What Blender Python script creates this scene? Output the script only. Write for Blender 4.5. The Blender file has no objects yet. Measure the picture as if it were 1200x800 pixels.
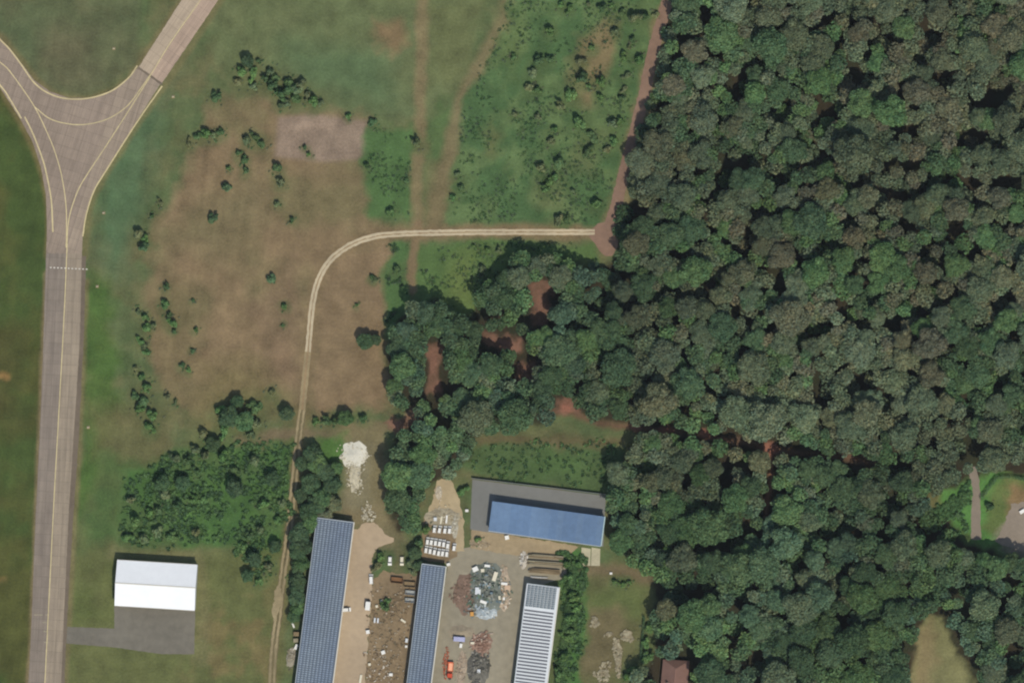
import bpy, bmesh, math, random
import numpy as np
from mathutils import Vector, Matrix

random.seed(7); RNG = np.random.default_rng(11)
SC = bpy.context.scene
COL = SC.collection
R = math.radians

# ------------------------------------------------------------------ camera
S = 0.4                      # metres per photograph pixel on the ground
CAM = Vector((300.0, 0.0, 4000.0))
DIST = CAM.length
cd = bpy.data.cameras.new("camera"); cam = bpy.data.objects.new("camera", cd); COL.objects.link(cam)
cd.sensor_fit = 'HORIZONTAL'; cd.sensor_width = 36.0; cd.lens = 36.0 * DIST / (1200 * S)
cd.clip_start = 1.0; cd.clip_end = 30000.0
FWD = (-CAM).normalized(); UPV = Vector((0, 1, 0)); RIGHT = FWD.cross(UPV).normalized()
cam.matrix_world = Matrix(((RIGHT.x, UPV.x, -FWD.x, CAM.x), (RIGHT.y, UPV.y, -FWD.y, CAM.y),
                           (RIGHT.z, UPV.z, -FWD.z, CAM.z), (0, 0, 0, 1)))
SC.camera = cam
SC.render.filter_size = 2.1; SC.cycles.filter_width = 2.1      # softness of an upsampled aerial picture

# ------------------------------------------------------------------ light
SUN_EL, SUN_AZ = 57.0, 153.0
w = bpy.data.worlds.new("World"); SC.world = w; w.use_nodes = True
nt = w.node_tree; bg = nt.nodes['Background']
sky = nt.nodes.new('ShaderNodeTexSky'); sky.sky_type = 'NISHITA'; sky.sun_disc = False
sky.sun_elevation = R(SUN_EL); sky.sun_rotation = R(SUN_AZ)
nt.links.new(sky.outputs[0], bg.inputs[0]); bg.inputs[1].default_value = 0.13
sl = bpy.data.lights.new("sun", 'SUN'); sl.energy = 3.3; sl.angle = R(0.53); sl.color = (1.0, 0.95, 0.88)
sun = bpy.data.objects.new("sun", sl); COL.objects.link(sun)
sv = Vector((math.sin(R(SUN_AZ)) * math.cos(R(SUN_EL)), math.cos(R(SUN_AZ)) * math.cos(R(SUN_EL)), math.sin(R(SUN_EL))))
sun.rotation_euler = (-sv).to_track_quat('-Z', 'Y').to_euler(); sun.location = sv * 500
SC.view_settings.view_transform = 'Standard'; SC.view_settings.look = 'None'
SC.view_settings.exposure = 0.0; SC.view_settings.gamma = 1.0

# ------------------------------------------------------------------ helpers
def W(px, py, z=0.0):
    """point of the scene at height z seen at photograph pixel (px, py)"""
    d = FWD * DIST + RIGHT * ((px - 600) * S) + UPV * ((400 - py) * S)
    t = (z - CAM.z) / d.z
    p = CAM + d * t
    return Vector((p.x, p.y, z))

def lin(c):
    c = np.asarray(c, float) / 255.0
    return np.where(c <= 0.04045, c / 12.92, ((c + 0.055) / 1.055) ** 2.4)

KA = np.array((.865, .85, .78))                    # photo brightness -> base colour, for sunlit level ground
def alb(c): return tuple(float(v) for v in lin(c) * KA)

def tag(o, label=None, cat=None, group=None, kind=None):
    if label: o['label'] = label
    if cat: o['category'] = cat
    if group: o['group'] = group
    if kind: o['kind'] = kind
    return o

def link_mesh(name, me, m=None, parent=None):
    o = bpy.data.objects.new(name, me); COL.objects.link(o)
    if m: me.materials.append(m) if not me.materials else None
    if parent: o.parent = parent
    return o

def empty(name, loc, rz=0.0, sc=(1, 1, 1)):
    o = bpy.data.objects.new(name, None); COL.objects.link(o)
    o.location = loc; o.rotation_euler = (0, 0, rz); o.scale = sc; o.empty_display_size = 0.5
    return o

class MB:
    """collects boxes, tubes and polygons for ONE mesh"""
    def __init__(s): s.v = []; s.f = []
    def add(s, v, f):
        n = len(s.v); s.v += [tuple(p) for p in v]; s.f += [tuple(i + n for i in q) for q in f]; return s
    def box(s, c, d, rz=0.0, taper=1.0, tilt=0.0):
        x, y, z = d[0] / 2, d[1] / 2, d[2] / 2
        ca, sa = math.cos(rz), math.sin(rz); ct, st = math.cos(tilt), math.sin(tilt)
        vs = []
        for k in (-1, 1):
            t = taper if k > 0 else 1.0
            for i, j in ((-1, -1), (1, -1), (1, 1), (-1, 1)):
                a, b, e = i * x * t, j * y * t, k * z
                b, e = b * ct - e * st, b * st + e * ct
                vs.append((c[0] + a * ca - b * sa, c[1] + a * sa + b * ca, c[2] + e))
        return s.add(vs, [(3, 2, 1, 0), (4, 5, 6, 7), (0, 1, 5, 4), (1, 2, 6, 5), (2, 3, 7, 6), (3, 0, 4, 7)])
    def tube(s, p, q, r0, r1=None, n=8, cap=True):
        r1 = r0 if r1 is None else r1
        p, q = Vector(p), Vector(q); ax = (q - p).normalized()
        a = ax.orthogonal().normalized(); b = ax.cross(a)
        vs = [p + (a * math.cos(t) + b * math.sin(t)) * r0 for t in [2 * math.pi * i / n for i in range(n)]]
        vs += [q + (a * math.cos(t) + b * math.sin(t)) * r1 for t in [2 * math.pi * i / n for i in range(n)]]
        f = [(i, (i + 1) % n, n + (i + 1) % n, n + i) for i in range(n)]
        if cap: f += [tuple(range(n - 1, -1, -1)), tuple(range(n, 2 * n))]
        return s.add(vs, f)
    def prism(s, base, z0, z1):
        """base = list of (x, y) or (x, y, ztop)"""
        n = len(base)
        vs = [(b[0], b[1], z0) for b in base] + [(b[0], b[1], b[2] if len(b) > 2 else z1) for b in base]
        return s.add(vs, [tuple(range(n - 1, -1, -1)), tuple(range(n, 2 * n))] +
                     [(i, (i + 1) % n, n + (i + 1) % n, n + i) for i in range(n)])
    def mesh(s, name, m, bevel=0.0):
        me = bpy.data.meshes.new(name); me.from_pydata(s.v, [], s.f); me.update()
        if bevel:
            bm = bmesh.new(); bm.from_mesh(me)
            bmesh.ops.bevel(bm, geom=bm.edges[:], offset=bevel, segments=2, affect='EDGES', clamp_overlap=True)
            bm.to_mesh(me); bm.free()
        me.materials.append(m); return me
    def build(s, name, m, parent=None, bevel=0.0):
        return link_mesh(name, s.mesh(name, m, bevel), None, parent)

def np_mesh(name, v, f, m, col=None, smooth=False):
    me = bpy.data.meshes.new(name)
    v = np.ascontiguousarray(v, dtype=np.float32); f = np.ascontiguousarray(f, dtype=np.int32)
    k = f.shape[1]
    me.vertices.add(len(v)); me.vertices.foreach_set('co', v.ravel())
    me.loops.add(f.size); me.loops.foreach_set('vertex_index', f.ravel())
    me.polygons.add(len(f)); me.polygons.foreach_set('loop_start', np.arange(0, f.size, k, dtype=np.int32))
    if smooth: me.polygons.foreach_set('use_smooth', np.ones(len(f), dtype=bool))
    if col is not None:
        a = me.color_attributes.new('tint', 'FLOAT_COLOR', 'POINT')
        c4 = np.ones((len(v), 4), np.float32); c4[:, :3] = col
        a.data.foreach_set('color', c4.ravel())
    me.update(calc_edges=True); me.materials.append(m)
    return me

# value noise on arrays (pixel coordinates)
_LAT = RNG.random((256, 256))
def vnoise(x, y, scale, seed=0):
    x = x / scale + seed * 17.3; y = y / scale + seed * 9.1
    xi = np.floor(x).astype(int); yi = np.floor(y).astype(int); fx = x - xi; fy = y - yi
    fx = fx * fx * (3 - 2 * fx); fy = fy * fy * (3 - 2 * fy)
    g = lambda a, b: _LAT[a % 256, b % 256]
    return (g(xi, yi) * (1 - fx) + g(xi + 1, yi) * fx) * (1 - fy) + (g(xi, yi + 1) * (1 - fx) + g(xi + 1, yi + 1) * fx) * fy
def fnoise(x, y, scale, seed=0, octs=4):
    t = 0; a = 1; n = 0
    for o in range(octs):
        t = t + a * vnoise(x, y, scale / 2 ** o, seed + o * 3); n += a; a *= 0.55
    return t / n
def sdf(px, py, poly):
    """signed distance in pixels, positive inside"""
    P = np.asarray(poly, float); d2 = np.full(px.shape, 1e18); ins = np.zeros(px.shape, bool)
    for i in range(len(P)):
        a, b = P[i], P[(i + 1) % len(P)]
        e = b - a; wx, wy = px - a[0], py - a[1]
        t = np.clip((wx * e[0] + wy * e[1]) / max(e @ e, 1e-9), 0, 1)
        d2 = np.minimum(d2, (wx - e[0] * t) ** 2 + (wy - e[1] * t) ** 2)
        c = (a[1] > py) != (b[1] > py)
        with np.errstate(divide='ignore', invalid='ignore'):
            xi = a[0] + (py - a[1]) * e[0] / (e[1] if e[1] != 0 else 1e-12)
        ins ^= c & (px < xi)
    d = np.sqrt(d2); return np.where(ins, d, -d)
def ldist(px, py, line):
    P = np.asarray(line, float); d2 = np.full(px.shape, 1e18)
    for i in range(len(P) - 1):
        a, b = P[i], P[i + 1]; e = b - a; wx, wy = px - a[0], py - a[1]
        t = np.clip((wx * e[0] + wy * e[1]) / max(e @ e, 1e-9), 0, 1)
        d2 = np.minimum(d2, (wx - e[0] * t) ** 2 + (wy - e[1] * t) ** 2)
    return np.sqrt(d2)
def inside(x, y, poly): return float(sdf(np.array([x * 1.0]), np.array([y * 1.0]), poly)[0])
def smooth_line(pts, step=3.0):
    P = [np.array(p, float) for p in pts]; P = [2 * P[0] - P[1]] + P + [2 * P[-1] - P[-2]]
    out = []
    for i in range(1, len(P) - 2):
        a, b, c, d = P[i - 1:i + 3]; n = max(2, int(np.linalg.norm(c - b) / step))
        for k in range(n):
            t = k / n
            out.append(0.5 * (2 * b + (c - a) * t + (2 * a - 5 * b + 4 * c - d) * t * t + (3 * b - a - 3 * c + d) * t ** 3))
    out.append(P[-2]); return out

# ------------------------------------------------------------------ materials
MATS = {}
def nodes(name):
    m = bpy.data.materials.new(name); m.use_nodes = True; MATS[name] = m
    t = m.node_tree; return m, t, t.nodes['Principled BSDF']
def surf(name, c, rough=0.85, var=0.12, scale=0.6, bump=0.0, bscale=3.0, spec=0.3, metal=0.0, streak=None, raw=False):
    """base colour broken up by two sizes of noise, with optional fine relief"""
    m, t, b = nodes(name); c = c if raw else alb(c)
    g = t.nodes.new('ShaderNodeNewGeometry')
    mp = t.nodes.new('ShaderNodeMapping'); t.links.new(g.outputs['Position'], mp.inputs[0])
    if streak: mp.inputs['Rotation'].default_value = (0, 0, streak[0]); mp.inputs['Scale'].default_value = (streak[1], streak[2], 1)
    n1 = t.nodes.new('ShaderNodeTexNoise'); n1.inputs['Scale'].default_value = scale; n1.inputs['Detail'].default_value = 6; n1.inputs['Roughness'].default_value = 0.65
    t.links.new(mp.outputs[0], n1.inputs['Vector'])
    n2 = t.nodes.new('ShaderNodeTexNoise'); n2.inputs['Scale'].default_value = scale * 0.12; n2.inputs['Detail'].default_value = 3
    t.links.new(g.outputs['Position'], n2.inputs['Vector'])
    ad = t.nodes.new('ShaderNodeMath'); ad.operation = 'ADD'; t.links.new(n1.outputs[0], ad.inputs[0]); t.links.new(n2.outputs[0], ad.inputs[1])
    mr = t.nodes.new('ShaderNodeMapRange'); mr.inputs[1].default_value = 0.6; mr.inputs[2].default_value = 1.4
    mr.inputs[3].default_value = 1 - var * 1.6; mr.inputs[4].default_value = 1 + var * 1.6
    t.links.new(ad.outputs[0], mr.inputs[0])
    mx = t.nodes.new('ShaderNodeMix'); mx.data_type = 'RGBA'; mx.blend_type = 'MULTIPLY'; mx.inputs[0].default_value = 1
    mx.inputs[6].default_value = (*c, 1); t.links.new(mr.outputs[0], mx.inputs[7])
    t.links.new(mx.outputs[2], b.inputs['Base Color'])
    b.inputs['Roughness'].default_value = rough; b.inputs['Specular IOR Level'].default_value = spec; b.inputs['Metallic'].default_value = metal
    if bump:
        nb = t.nodes.new('ShaderNodeTexNoise'); nb.inputs['Scale'].default_value = bscale; nb.inputs['Detail'].default_value = 5
        t.links.new(g.outputs['Position'], nb.inputs['Vector'])
        bp = t.nodes.new('ShaderNodeBump'); bp.inputs['Strength'].default_value = 1.0; bp.inputs['Distance'].default_value = bump
        t.links.new(nb.outputs[0], bp.inputs['Height']); t.links.new(bp.outputs[0], b.inputs['Normal'])
    return m

def attr_mat(name, rough=0.9, var=0.14, scale=0.8, bump=0.25, bscale=0.9, spec=0.1):
    m = surf(name, (0, 0, 0), rough, var, scale, bump, bscale, spec, raw=True)
    t = m.node_tree; a = t.nodes.new('ShaderNodeAttribute'); a.attribute_name = 'tint'
    mx = [n for n in t.nodes if n.type == 'MIX'][0]; t.links.new(a.outputs['Color'], mx.inputs[6])
    return m
def leaf_mat():
    m, t, b = nodes('foliage')
    a = t.nodes.new('ShaderNodeAttribute'); a.attribute_name = 'tint'
    oi = t.nodes.new('ShaderNodeObjectInfo')
    mx = t.nodes.new('ShaderNodeMix'); mx.data_type = 'RGBA'; mx.blend_type = 'MULTIPLY'; mx.inputs[0].default_value = 1
    t.links.new(a.outputs['Color'], mx.inputs[6]); t.links.new(oi.outputs['Color'], mx.inputs[7])
    # broad patches across a crown: lighter young growth, tired brownish growth
    tc = t.nodes.new('ShaderNodeNewGeometry')
    n = t.nodes.new('ShaderNodeTexNoise'); n.inputs['Scale'].default_value = 0.16; n.inputs['Detail'].default_value = 4
    t.links.new(tc.outputs['Position'], n.inputs['Vector'])
    rp = t.nodes.new('ShaderNodeValToRGB'); rp.color_ramp.elements[0].position = 0.3; rp.color_ramp.elements[1].position = 0.7
    rp.color_ramp.elements[0].color = (0.80, 0.86, 0.84, 1); rp.color_ramp.elements[1].color = (1.22, 1.12, 1.05, 1)
    t.links.new(n.outputs[0], rp.inputs[0])
    m2 = t.nodes.new('ShaderNodeMix'); m2.data_type = 'RGBA'; m2.blend_type = 'MULTIPLY'; m2.inputs[0].default_value = 1
    t.links.new(mx.outputs[2], m2.inputs[6]); t.links.new(rp.outputs[0], m2.inputs[7])
    t.links.new(m2.outputs[2], b.inputs['Base Color'])
    b.inputs['Roughness'].default_value = 0.75; b.inputs['Specular IOR Level'].default_value = 0.12
    tr = t.nodes.new('ShaderNodeBsdfTranslucent'); t.links.new(m2.outputs[2], tr.inputs[0])
    ms = t.nodes.new('ShaderNodeMixShader'); ms.inputs[0].default_value = 0.30
    out = t.nodes['Material Output']
    t.links.new(b.outputs[0], ms.inputs[1]); t.links.new(tr.outputs[0], ms.inputs[2]); t.links.new(ms.outputs[0], out.inputs[0])
    return m
LEAF = leaf_mat()
M_GROUND = attr_mat('ground_cover_soil', var=0.24, scale=0.9, bump=0.3, bscale=0.8)
M_BARK = surf('bark', (88, 76, 62), 0.95, 0.25, 3.0)
M_MARK = surf('faded_yellow_paint', (204, 188, 144), 0.8, 0.16, 0.5)
M_WHITE_MARK = surf('faded_white_paint', (214, 208, 196), 0.8, 0.1, 1.0)
M_TRACK = surf('pale_gravel', (190, 175, 147), 0.95, 0.16, 0.5, 0.06, 2.0)
M_TRACK_DULL = surf('dull_gravel', (150, 136, 105), 0.95, 0.2, 0.4, 0.06, 2.0)
M_RED = surf('reddish_earth', (136, 110, 93), 0.95, 0.17, 0.35, 0.1, 1.5)
M_REDDK = surf('red_forest_earth', (146, 100, 84), 0.95, 0.2, 0.3, 0.1, 1.5)
M_LANE = surf('tan_yard_earth', (176, 156, 130), 0.95, 0.12, 0.35, 0.05, 1.5)
M_YARD = surf('olive_yard_asphalt', (146, 138, 119), 0.92, 0.17, 0.3, 0.03, 2.0)
M_SCRAPGND = surf('brown_yard_earth', (132, 114, 88), 0.95, 0.24, 0.45, 0.12, 1.2)
M_APRON = surf('grey_asphalt', (116, 111, 100), 0.92, 0.17, 0.3, 0.03, 2.0)
M_SLAB = surf('grey_paving', (122, 122, 118), 0.9, 0.08, 0.25, 0.02, 2.0)
M_CONC = surf('pale_concrete', (186, 178, 150), 0.9, 0.14, 0.8, 0.03, 3.0)
M_CONC2 = surf('weathered_concrete', (160, 152, 128), 0.9, 0.2, 0.6, 0.03, 3.0)
M_DRIVE = surf('driveway_gravel', (140, 128, 114), 0.95, 0.12, 0.4, 0.05, 2.0)
M_ROOFW = surf('white_sheet_metal', (240, 242, 246), 0.5, 0.035, 0.5, spec=0.4)
M_WALLW = surf('white_wall_sheet', (206, 206, 204), 0.6, 0.04, 0.5)
M_BLUE = surf('blue_sheet_metal', (80, 114, 170), 0.6, 0.07, 0.25, spec=0.3)
M_BLUEWALL = surf('pale_blue_wall', (170, 190, 200), 0.7, 0.06, 0.5)
M_PANEL = attr_mat('solar_glass', rough=0.35, var=0.06, scale=0.3, bump=0, spec=0.5)
M_ROOFDK = surf('dark_roof_sheet', (92, 102, 116), 0.8, 0.1, 0.5)
M_ROOFLT = surf('light_roof_sheet', (214, 218, 222), 0.6, 0.06, 0.5)
M_TRIM = surf('cream_gutter', (212, 208, 196), 0.6, 0.05, 0.6)
M_GREYWALL = surf('grey_wall', (120, 122, 124), 0.8, 0.08, 0.6)
M_TILE = surf('brown_red_roof_tile', (126, 97, 87), 0.85, 0.12, 1.2, 0.05, 3.0)
M_CARW = surf('white_car_paint', (236, 234, 228), 0.35, 0.03, 0.6, spec=0.5)
M_CARC = surf('cream_car_paint', (222, 214, 190), 0.4, 0.04, 0.6, spec=0.5)
M_GLASS = surf('dark_glass', (34, 38, 42), 0.15, 0.03, 1.0, spec=0.6)
M_RUBBER = surf('black_rubber', (38, 37, 35), 0.9, 0.1, 2.0)
M_RUST = surf('rusty_steel', (124, 92, 62), 0.85, 0.28, 1.2)
M_RUST2 = surf('red_brown_scrap', (138, 104, 88), 0.9, 0.3, 1.0)
M_STEEL = surf('bare_steel', (152, 156, 156), 0.5, 0.22, 1.0, metal=0.2)
M_DARK = surf('dark_scrap', (74, 72, 66), 0.9, 0.3, 1.0)
M_ORANGE = surf('orange_truck_paint', (236, 128, 84), 0.5, 0.08, 0.8)
M_REDP = surf('red_truck_paint', (196, 74, 44), 0.5, 0.1, 0.8)
M_LILAC = surf('lilac_container_paint', (172, 174, 206), 0.6, 0.08, 0.8)
M_WOOD = surf('old_timber', (138, 120, 92), 0.9, 0.25, 1.5)
M_POWDER = surf('white_powder', (216, 212, 198), 0.95, 0.12, 0.8, 0.12, 1.5)
M_HEAP = attr_mat('mixed_scrap', rough=0.7, var=0.2, scale=1.5, bump=0)

# ------------------------------------------------------------------ outlines in photograph pixels
GRAVEL = [(706, 272), (640, 272), (560, 272), (500, 273), (470, 274), (440, 277), (415, 285), (392, 300), (378, 318), (370, 338), (365, 365), (362, 400), (358, 440), (354, 480)]
GRAVEL2 = [(354, 480), (350, 510), (345, 560), (339, 620), (332, 670), (326, 720), (321, 760), (317, 830)]
REDTRACK = [(786, -30), (781, 5), (768, 50), (757, 100), (745, 150), (732, 200), (721, 245), (712, 275), (711, 296)]
FOREST_PATH = [(640, 480), (664, 484), (700, 494), (745, 500), (780, 504), (828, 511), (870, 518), (905, 524), (960, 532), (1036, 543)]
RED_PATH = [(905, 524), (902, 560), (899, 605)]
RED_PATCH = {'a': [(623, 328), (642, 328), (643, 360), (641, 376), (624, 374)],
             'b': [(563, 391), (612, 391), (614, 408), (590, 412), (564, 405)],
             'c': [(499, 402), (521, 402), (520, 440), (517, 463), (496, 462), (497, 430)],
             'd': [(602, 425), (622, 424), (624, 446), (605, 448)],
             'e': [(448, 490), (474, 482), (484, 470), (484, 494), (466, 506)],
             'f': [(659, 471), (671, 470), (672, 486), (658, 488)]}
FOREST = [(792, -60), (1290, -60), (1290, 900), (740, 900), (742, 790), (762, 760), (768, 700), (762, 672), (730, 655), (714, 632), (714, 582),
          (728, 556), (722, 534), (745, 520), (742, 498), (660, 488), (620, 498), (590, 504), (556, 512), (546, 540), (530, 556), (500, 572), (488, 618), (470, 626), (452, 600), (455, 540), (465, 505),
          (478, 482), (450, 470), (452, 430), (460, 385), (484, 350), (510, 352), (530, 368), (552, 366), (568, 330), (604, 300), (660, 300), (690, 312),
          (722, 300), (722, 262), (738, 205), (752, 145), (772, 75)]
GARDEN = [(1092, 600), (1098, 578), (1118, 576), (1134, 560), (1150, 552), (1168, 556), (1260, 560), (1260, 650), (1190, 648), (1160, 640), (1120, 628)]
CLEARING = [(1086, 718), (1108, 722), (1116, 745), (1124, 764), (1142, 786), (1150, 850), (1060, 850), (1066, 795), (1074, 765), (1078, 735)]
HOUSEPOLY = [(772, 770), (812, 770), (808, 860), (766, 860)]
SCRUB = [(150, 556), (190, 530), (250, 522), (300, 520), (348, 515), (340, 600), (332, 640), (318, 676), (290, 684), (276, 640), (210, 642), (138, 636)]

SH = [(345, 116, 6), (352, 99, 6), (318, 100, 7), (316, 84, 6), (284, 84, 7), (296, 88, 7), (340, 96, 6), (374, 121, 5), (300, 478, 8), (300, 496, 7), (258, 480, 7), (262, 506, 8), (240, 508, 6), (228, 526, 6), (295, 508, 6), (232, 160, 5), (250, 158, 5), (298, 160, 6), (280, 96, 5), (298, 102, 5), (252, 114, 6), (242, 156, 6), (259, 155, 5), (222, 168, 5), (290, 166, 5), (280, 179, 4), (286, 187, 5), (268, 197, 3), (288, 200, 4),
      (303, 72, 4), (323, 90, 6), (330, 112, 7), (338, 104, 7), (348, 106, 7), (368, 118, 7), (360, 113, 5), (328, 123, 5), (336, 122, 5), (312, 92, 5), (357, 173, 3), (362, 181, 3), (305, 167, 7), (325, 198, 6), (437, 143, 5), (487, 168, 6), (430, 194, 4), (408, 136, 4),
      (188, 237, 4), (163, 276, 6), (170, 279, 5), (195, 336, 4), (194, 356, 6), (198, 369, 4), (202, 378, 6), (205, 388, 3), (162, 365, 4), (171, 371, 5), (173, 384, 6), (180, 381, 4), (165, 400, 5), (227, 352, 2.5), (230, 386, 3), (178, 253, 3),
      (329, 213, 6), (325, 239, 4), (342, 258, 4), (332, 359, 4), (331, 381, 2.5), (436, 324, 3.5), (440, 328, 3), (418, 357, 2.5), (536, 204, 4), (541, 221, 4), (531, 232, 5), (459, 248, 6), (476, 212, 3), (466, 316, 6), (556, 289, 3), (573, 293, 4), (585, 293, 4), (565, 314, 5), (582, 321, 3),
      (657, 6, 5), (667, 11, 5), (689, 5, 3), (705, 9, 5), (717, 7, 4), (645, 36, 6), (729, 15, 5), (745, 21, 8), (755, 19, 6), (768, 18, 4), (722, 37, 5), (741, 47, 4), (737, 56, 4), (731, 67, 6), (749, 69, 6), (602, 67, 4), (630, 71, 6), (645, 70, 5), (625, 85, 6), (681, 72, 6), (693, 57, 4), (682, 92, 7), (704, 97, 7), (668, 111, 8), (690, 101, 3), (734, 89, 5), (620, 101, 6), (630, 106, 5), (657, 125, 6), (704, 114, 5), (728, 115, 5), (731, 105, 4), (603, 135, 4), (631, 137, 5), (651, 151, 4), (646, 165, 5), (679, 143, 8), (690, 156, 6), (695, 164, 5), (719, 145, 6), (727, 141, 5), (720, 165, 6), (711, 175, 5), (690, 177, 6), (657, 193, 6), (635, 197, 6),
      (640, 222, 5), (645, 213, 6), (651, 207, 5), (672, 225, 4), (699, 237, 6), (655, 257, 6), (663, 257, 5),
      (169, 405, 5), (172, 413, 5), (159, 433, 4), (165, 441, 5), (158, 463, 6), (172, 453, 6), (164, 479, 6), (178, 487, 8), (176, 501, 6), (170, 471, 6), (213, 428, 4), (221, 434, 3), (226, 411, 3), (196, 466, 5), (206, 471, 3), (318, 459, 5), (370, 494, 5), (383, 494, 6), (425, 490, 6), (392, 494, 5),
      (205, 536, 7), (192, 580, 7), (208, 592, 6), (228, 586, 6), (239, 585, 5), (153, 585, 6), (276, 551, 6), (187, 597, 6), (285, 641, 6), (292, 628, 6), (230, 624, 5), (160, 610, 8), (150, 630, 7), (170, 630, 7), (185, 622, 7), (200, 628, 7), (176, 600, 6), (220, 540, 6), (230, 552, 6), (300, 540, 6), (310, 590, 6), (330, 590, 6), (325, 610, 6), (306, 620, 6), (262, 534, 7), (240, 532, 6), (315, 664, 6), (305, 680, 5),
      (1160, 594, 6), (1122, 603, 4), (543, 575, 6), (498, 620, 6), (492, 636, 6), (668, 676, 7), (672, 700, 7), (668, 724, 7), (664, 746, 7), (660, 768, 7), (655, 790, 7), (676, 712, 6), (670, 740, 6), (664, 660, 6), (676, 660, 5), (760, 735, 6), (757, 752, 6), (757, 770, 7), (742, 785, 7), (735, 792, 6), (722, 682, 4), (730, 684, 4), (738, 682, 3), (455, 704, 4), (448, 708, 4), (452, 712, 5), (441, 664, 6), (480, 660, 6), (446, 653, 6), (484, 670, 5), (346, 700, 5), (343, 680, 5), (560, 632, 4)]

# ------------------------------------------------------------------ ground: one sheet, dense in view, stretching to the horizon
def build_ground():
    def axis(lo, hi, step, far):
        mid = np.arange(lo, hi + 0.1, step); out = []; d = step
        x = 0
        while x < far: d *= 1.45; x += d; out.append(x)
        out = np.array(out); return np.concatenate([(mid[0] - out)[::-1], mid, mid[-1] + out])
    xs = axis(-258, 258, 1.0, 9000); ys = axis(-176, 176, 1.0, 9000)
    X, Y = np.meshgrid(xs, ys)
    # photograph pixel of every ground vertex (inverse of W on z = 0)
    dx, dy, dz = X - CAM.x, Y - CAM.y, -CAM.z
    t = (dx * FWD.x + dy * FWD.y + dz * FWD.z) / DIST
    px = 600 + (dx * RIGHT.x + dy * RIGHT.y + dz * RIGHT.z) / t / S; py = 400 - (dx * UPV.x + dy * UPV.y + dz * UPV.z) / t / S
    px = np.clip(px, -900, 2100); py = np.clip(py, -900, 1700)
    n1 = fnoise(px, py, 60, 1); n2 = fnoise(px, py, 22, 5); n3 = fnoise(px, py, 9, 9, 3)
    wx = px + (fnoise(px, py, 30, 2) - .5) * 26 + (n3 - .5) * 10; wy = py + (fnoise(px, py, 30, 3) - .5) * 26 + (fnoise(px, py, 9, 13, 3) - .5) * 10
    C = np.zeros(X.shape + (3,)); C[:] = lin((97, 103, 68))
    def mixc(mask, c):
        mask = np.clip(mask, 0, 1)[..., None]; C[:] = C * (1 - mask) + lin(c) * mask
    def step(d, soft): return np.clip(d / soft + 0.5, 0, 1)
    def zone(poly, c, soft=10, a=1.0, warp=True, nz=None):
        d = sdf(wx if warp else px, wy if warp else py, poly); m = step(d, soft) * a
        if nz is not None: m = m * np.clip((nz - .38) * 4.5, 0, 1)
        mixc(m, c)
    def band(line, half, c, soft=4, a=1.0, warp=0.4):
        d = half - ldist(px + (wx - px) * warp, py + (wy - py) * warp, line); mixc(step(d, soft) * a, c)
    BIG = [(-900, -900), (2100, -900), (2100, 1700), (-900, 1700)]
    zone(BIG, (112, 106, 74), a=.6, nz=n1); zone(BIG, (82, 104, 66), a=.55, nz=1 - n2)
    # airfield grass
    zone([(-900, 90), (0, 104), (40, 170), (60, 240), (54, 320), (34, 800), (20, 1700), (-900, 1700)], (68, 84, 42), 6, .92, False)
    zone([(-900, 90), (0, 104), (40, 170), (60, 240), (54, 320), (34, 800), (20, 1700), (-900, 1700)], (88, 84, 46), 6, .6, False, n1)
    zone([(-30, 380), (20, 390), (24, 500), (-30, 500)], (76, 74, 42), 30, .7)
    band([(-8, 440), (6, 438), (12, 442)], 3.5, (150, 118, 74), 5, .8)
    band([(-4, 682), (3, 680)], 3, (120, 100, 62), 4, .6)
    zone([(-900, -900), (225, -900), (160, 76), (110, 112), (60, 106), (0, 40), (-900, 20)], (93, 98, 70), 8, .7, False)
    zone([(40, 30), (110, 40), (120, 100), (60, 96)], (100, 92, 70), 40, .5)
    zone([(-20, 10), (60, 20), (40, 70), (0, 40)], (82, 100, 68), 30, .5)
    zone([(100, 320), (130, 322), (140, 470), (118, 560), (88, 640), (82, 800), (76, 800)], (72, 100, 46), 18, .8)
    zone([(96, 470), (200, 480), (190, 560), (110, 540)], (104, 100, 66), 26, .75)
    zone([(120, 530), (160, 540), (140, 640), (98, 640)], (74, 100, 54), 20, .7)
    zone([(98, 280), (150, 270), (160, 330), (110, 330)], (102, 104, 72), 18, .7)
    zone([(148, 130), (200, 110), (176, 190), (162, 260), (138, 330), (116, 300), (120, 230)], (80, 106, 74), 26, .8)
    zone([(196, 20), (230, 30), (200, 120), (170, 140)], (92, 106, 74), 20, .6)
    # top meadow
    zone([(240, -200), (600, -200), (540, 140), (440, 142), (330, 118), (250, 80)], (101, 110, 74), 14, .85)
    zone([(330, 50), (460, 60), (470, 130), (350, 110)], (86, 108, 74), 36, .7)
    zone([(436, 22), (474, 24), (478, 52), (460, 70), (440, 48)], (132, 108, 80), 16, .8)
    zone([(500, 0), (570, 0), (540, 100), (505, 100)], (104, 108, 70), 16, .6)
    # brown meadow
    MEADOW = [(246, 112), (300, 118), (330, 128), (432, 138), (430, 250), (456, 276), (452, 480), (372, 486), (340, 476), (316, 452), (270, 462), (240, 480), (196, 462), (178, 420), (172, 340), (190, 262), (224, 190)]
    zone(MEADOW, (128, 111, 83), 16)
    zone(MEADOW, (112, 105, 74), 16, .75, True, n1); zone(MEADOW, (134, 112, 86), 16, .35, True, 1 - fnoise(px, py, 40, 21))
    zone([(380, 300), (450, 288), (452, 478), (372, 484), (366, 380)], (131, 111, 85), 12, .8)
    zone([(290, 360), (350, 300), (355, 470), (320, 440)], (128, 106, 84), 26, .6)
    zone([(200, 280), (300, 200), (310, 250), (250, 300)], (112, 106, 76), 40, .6)
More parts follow.
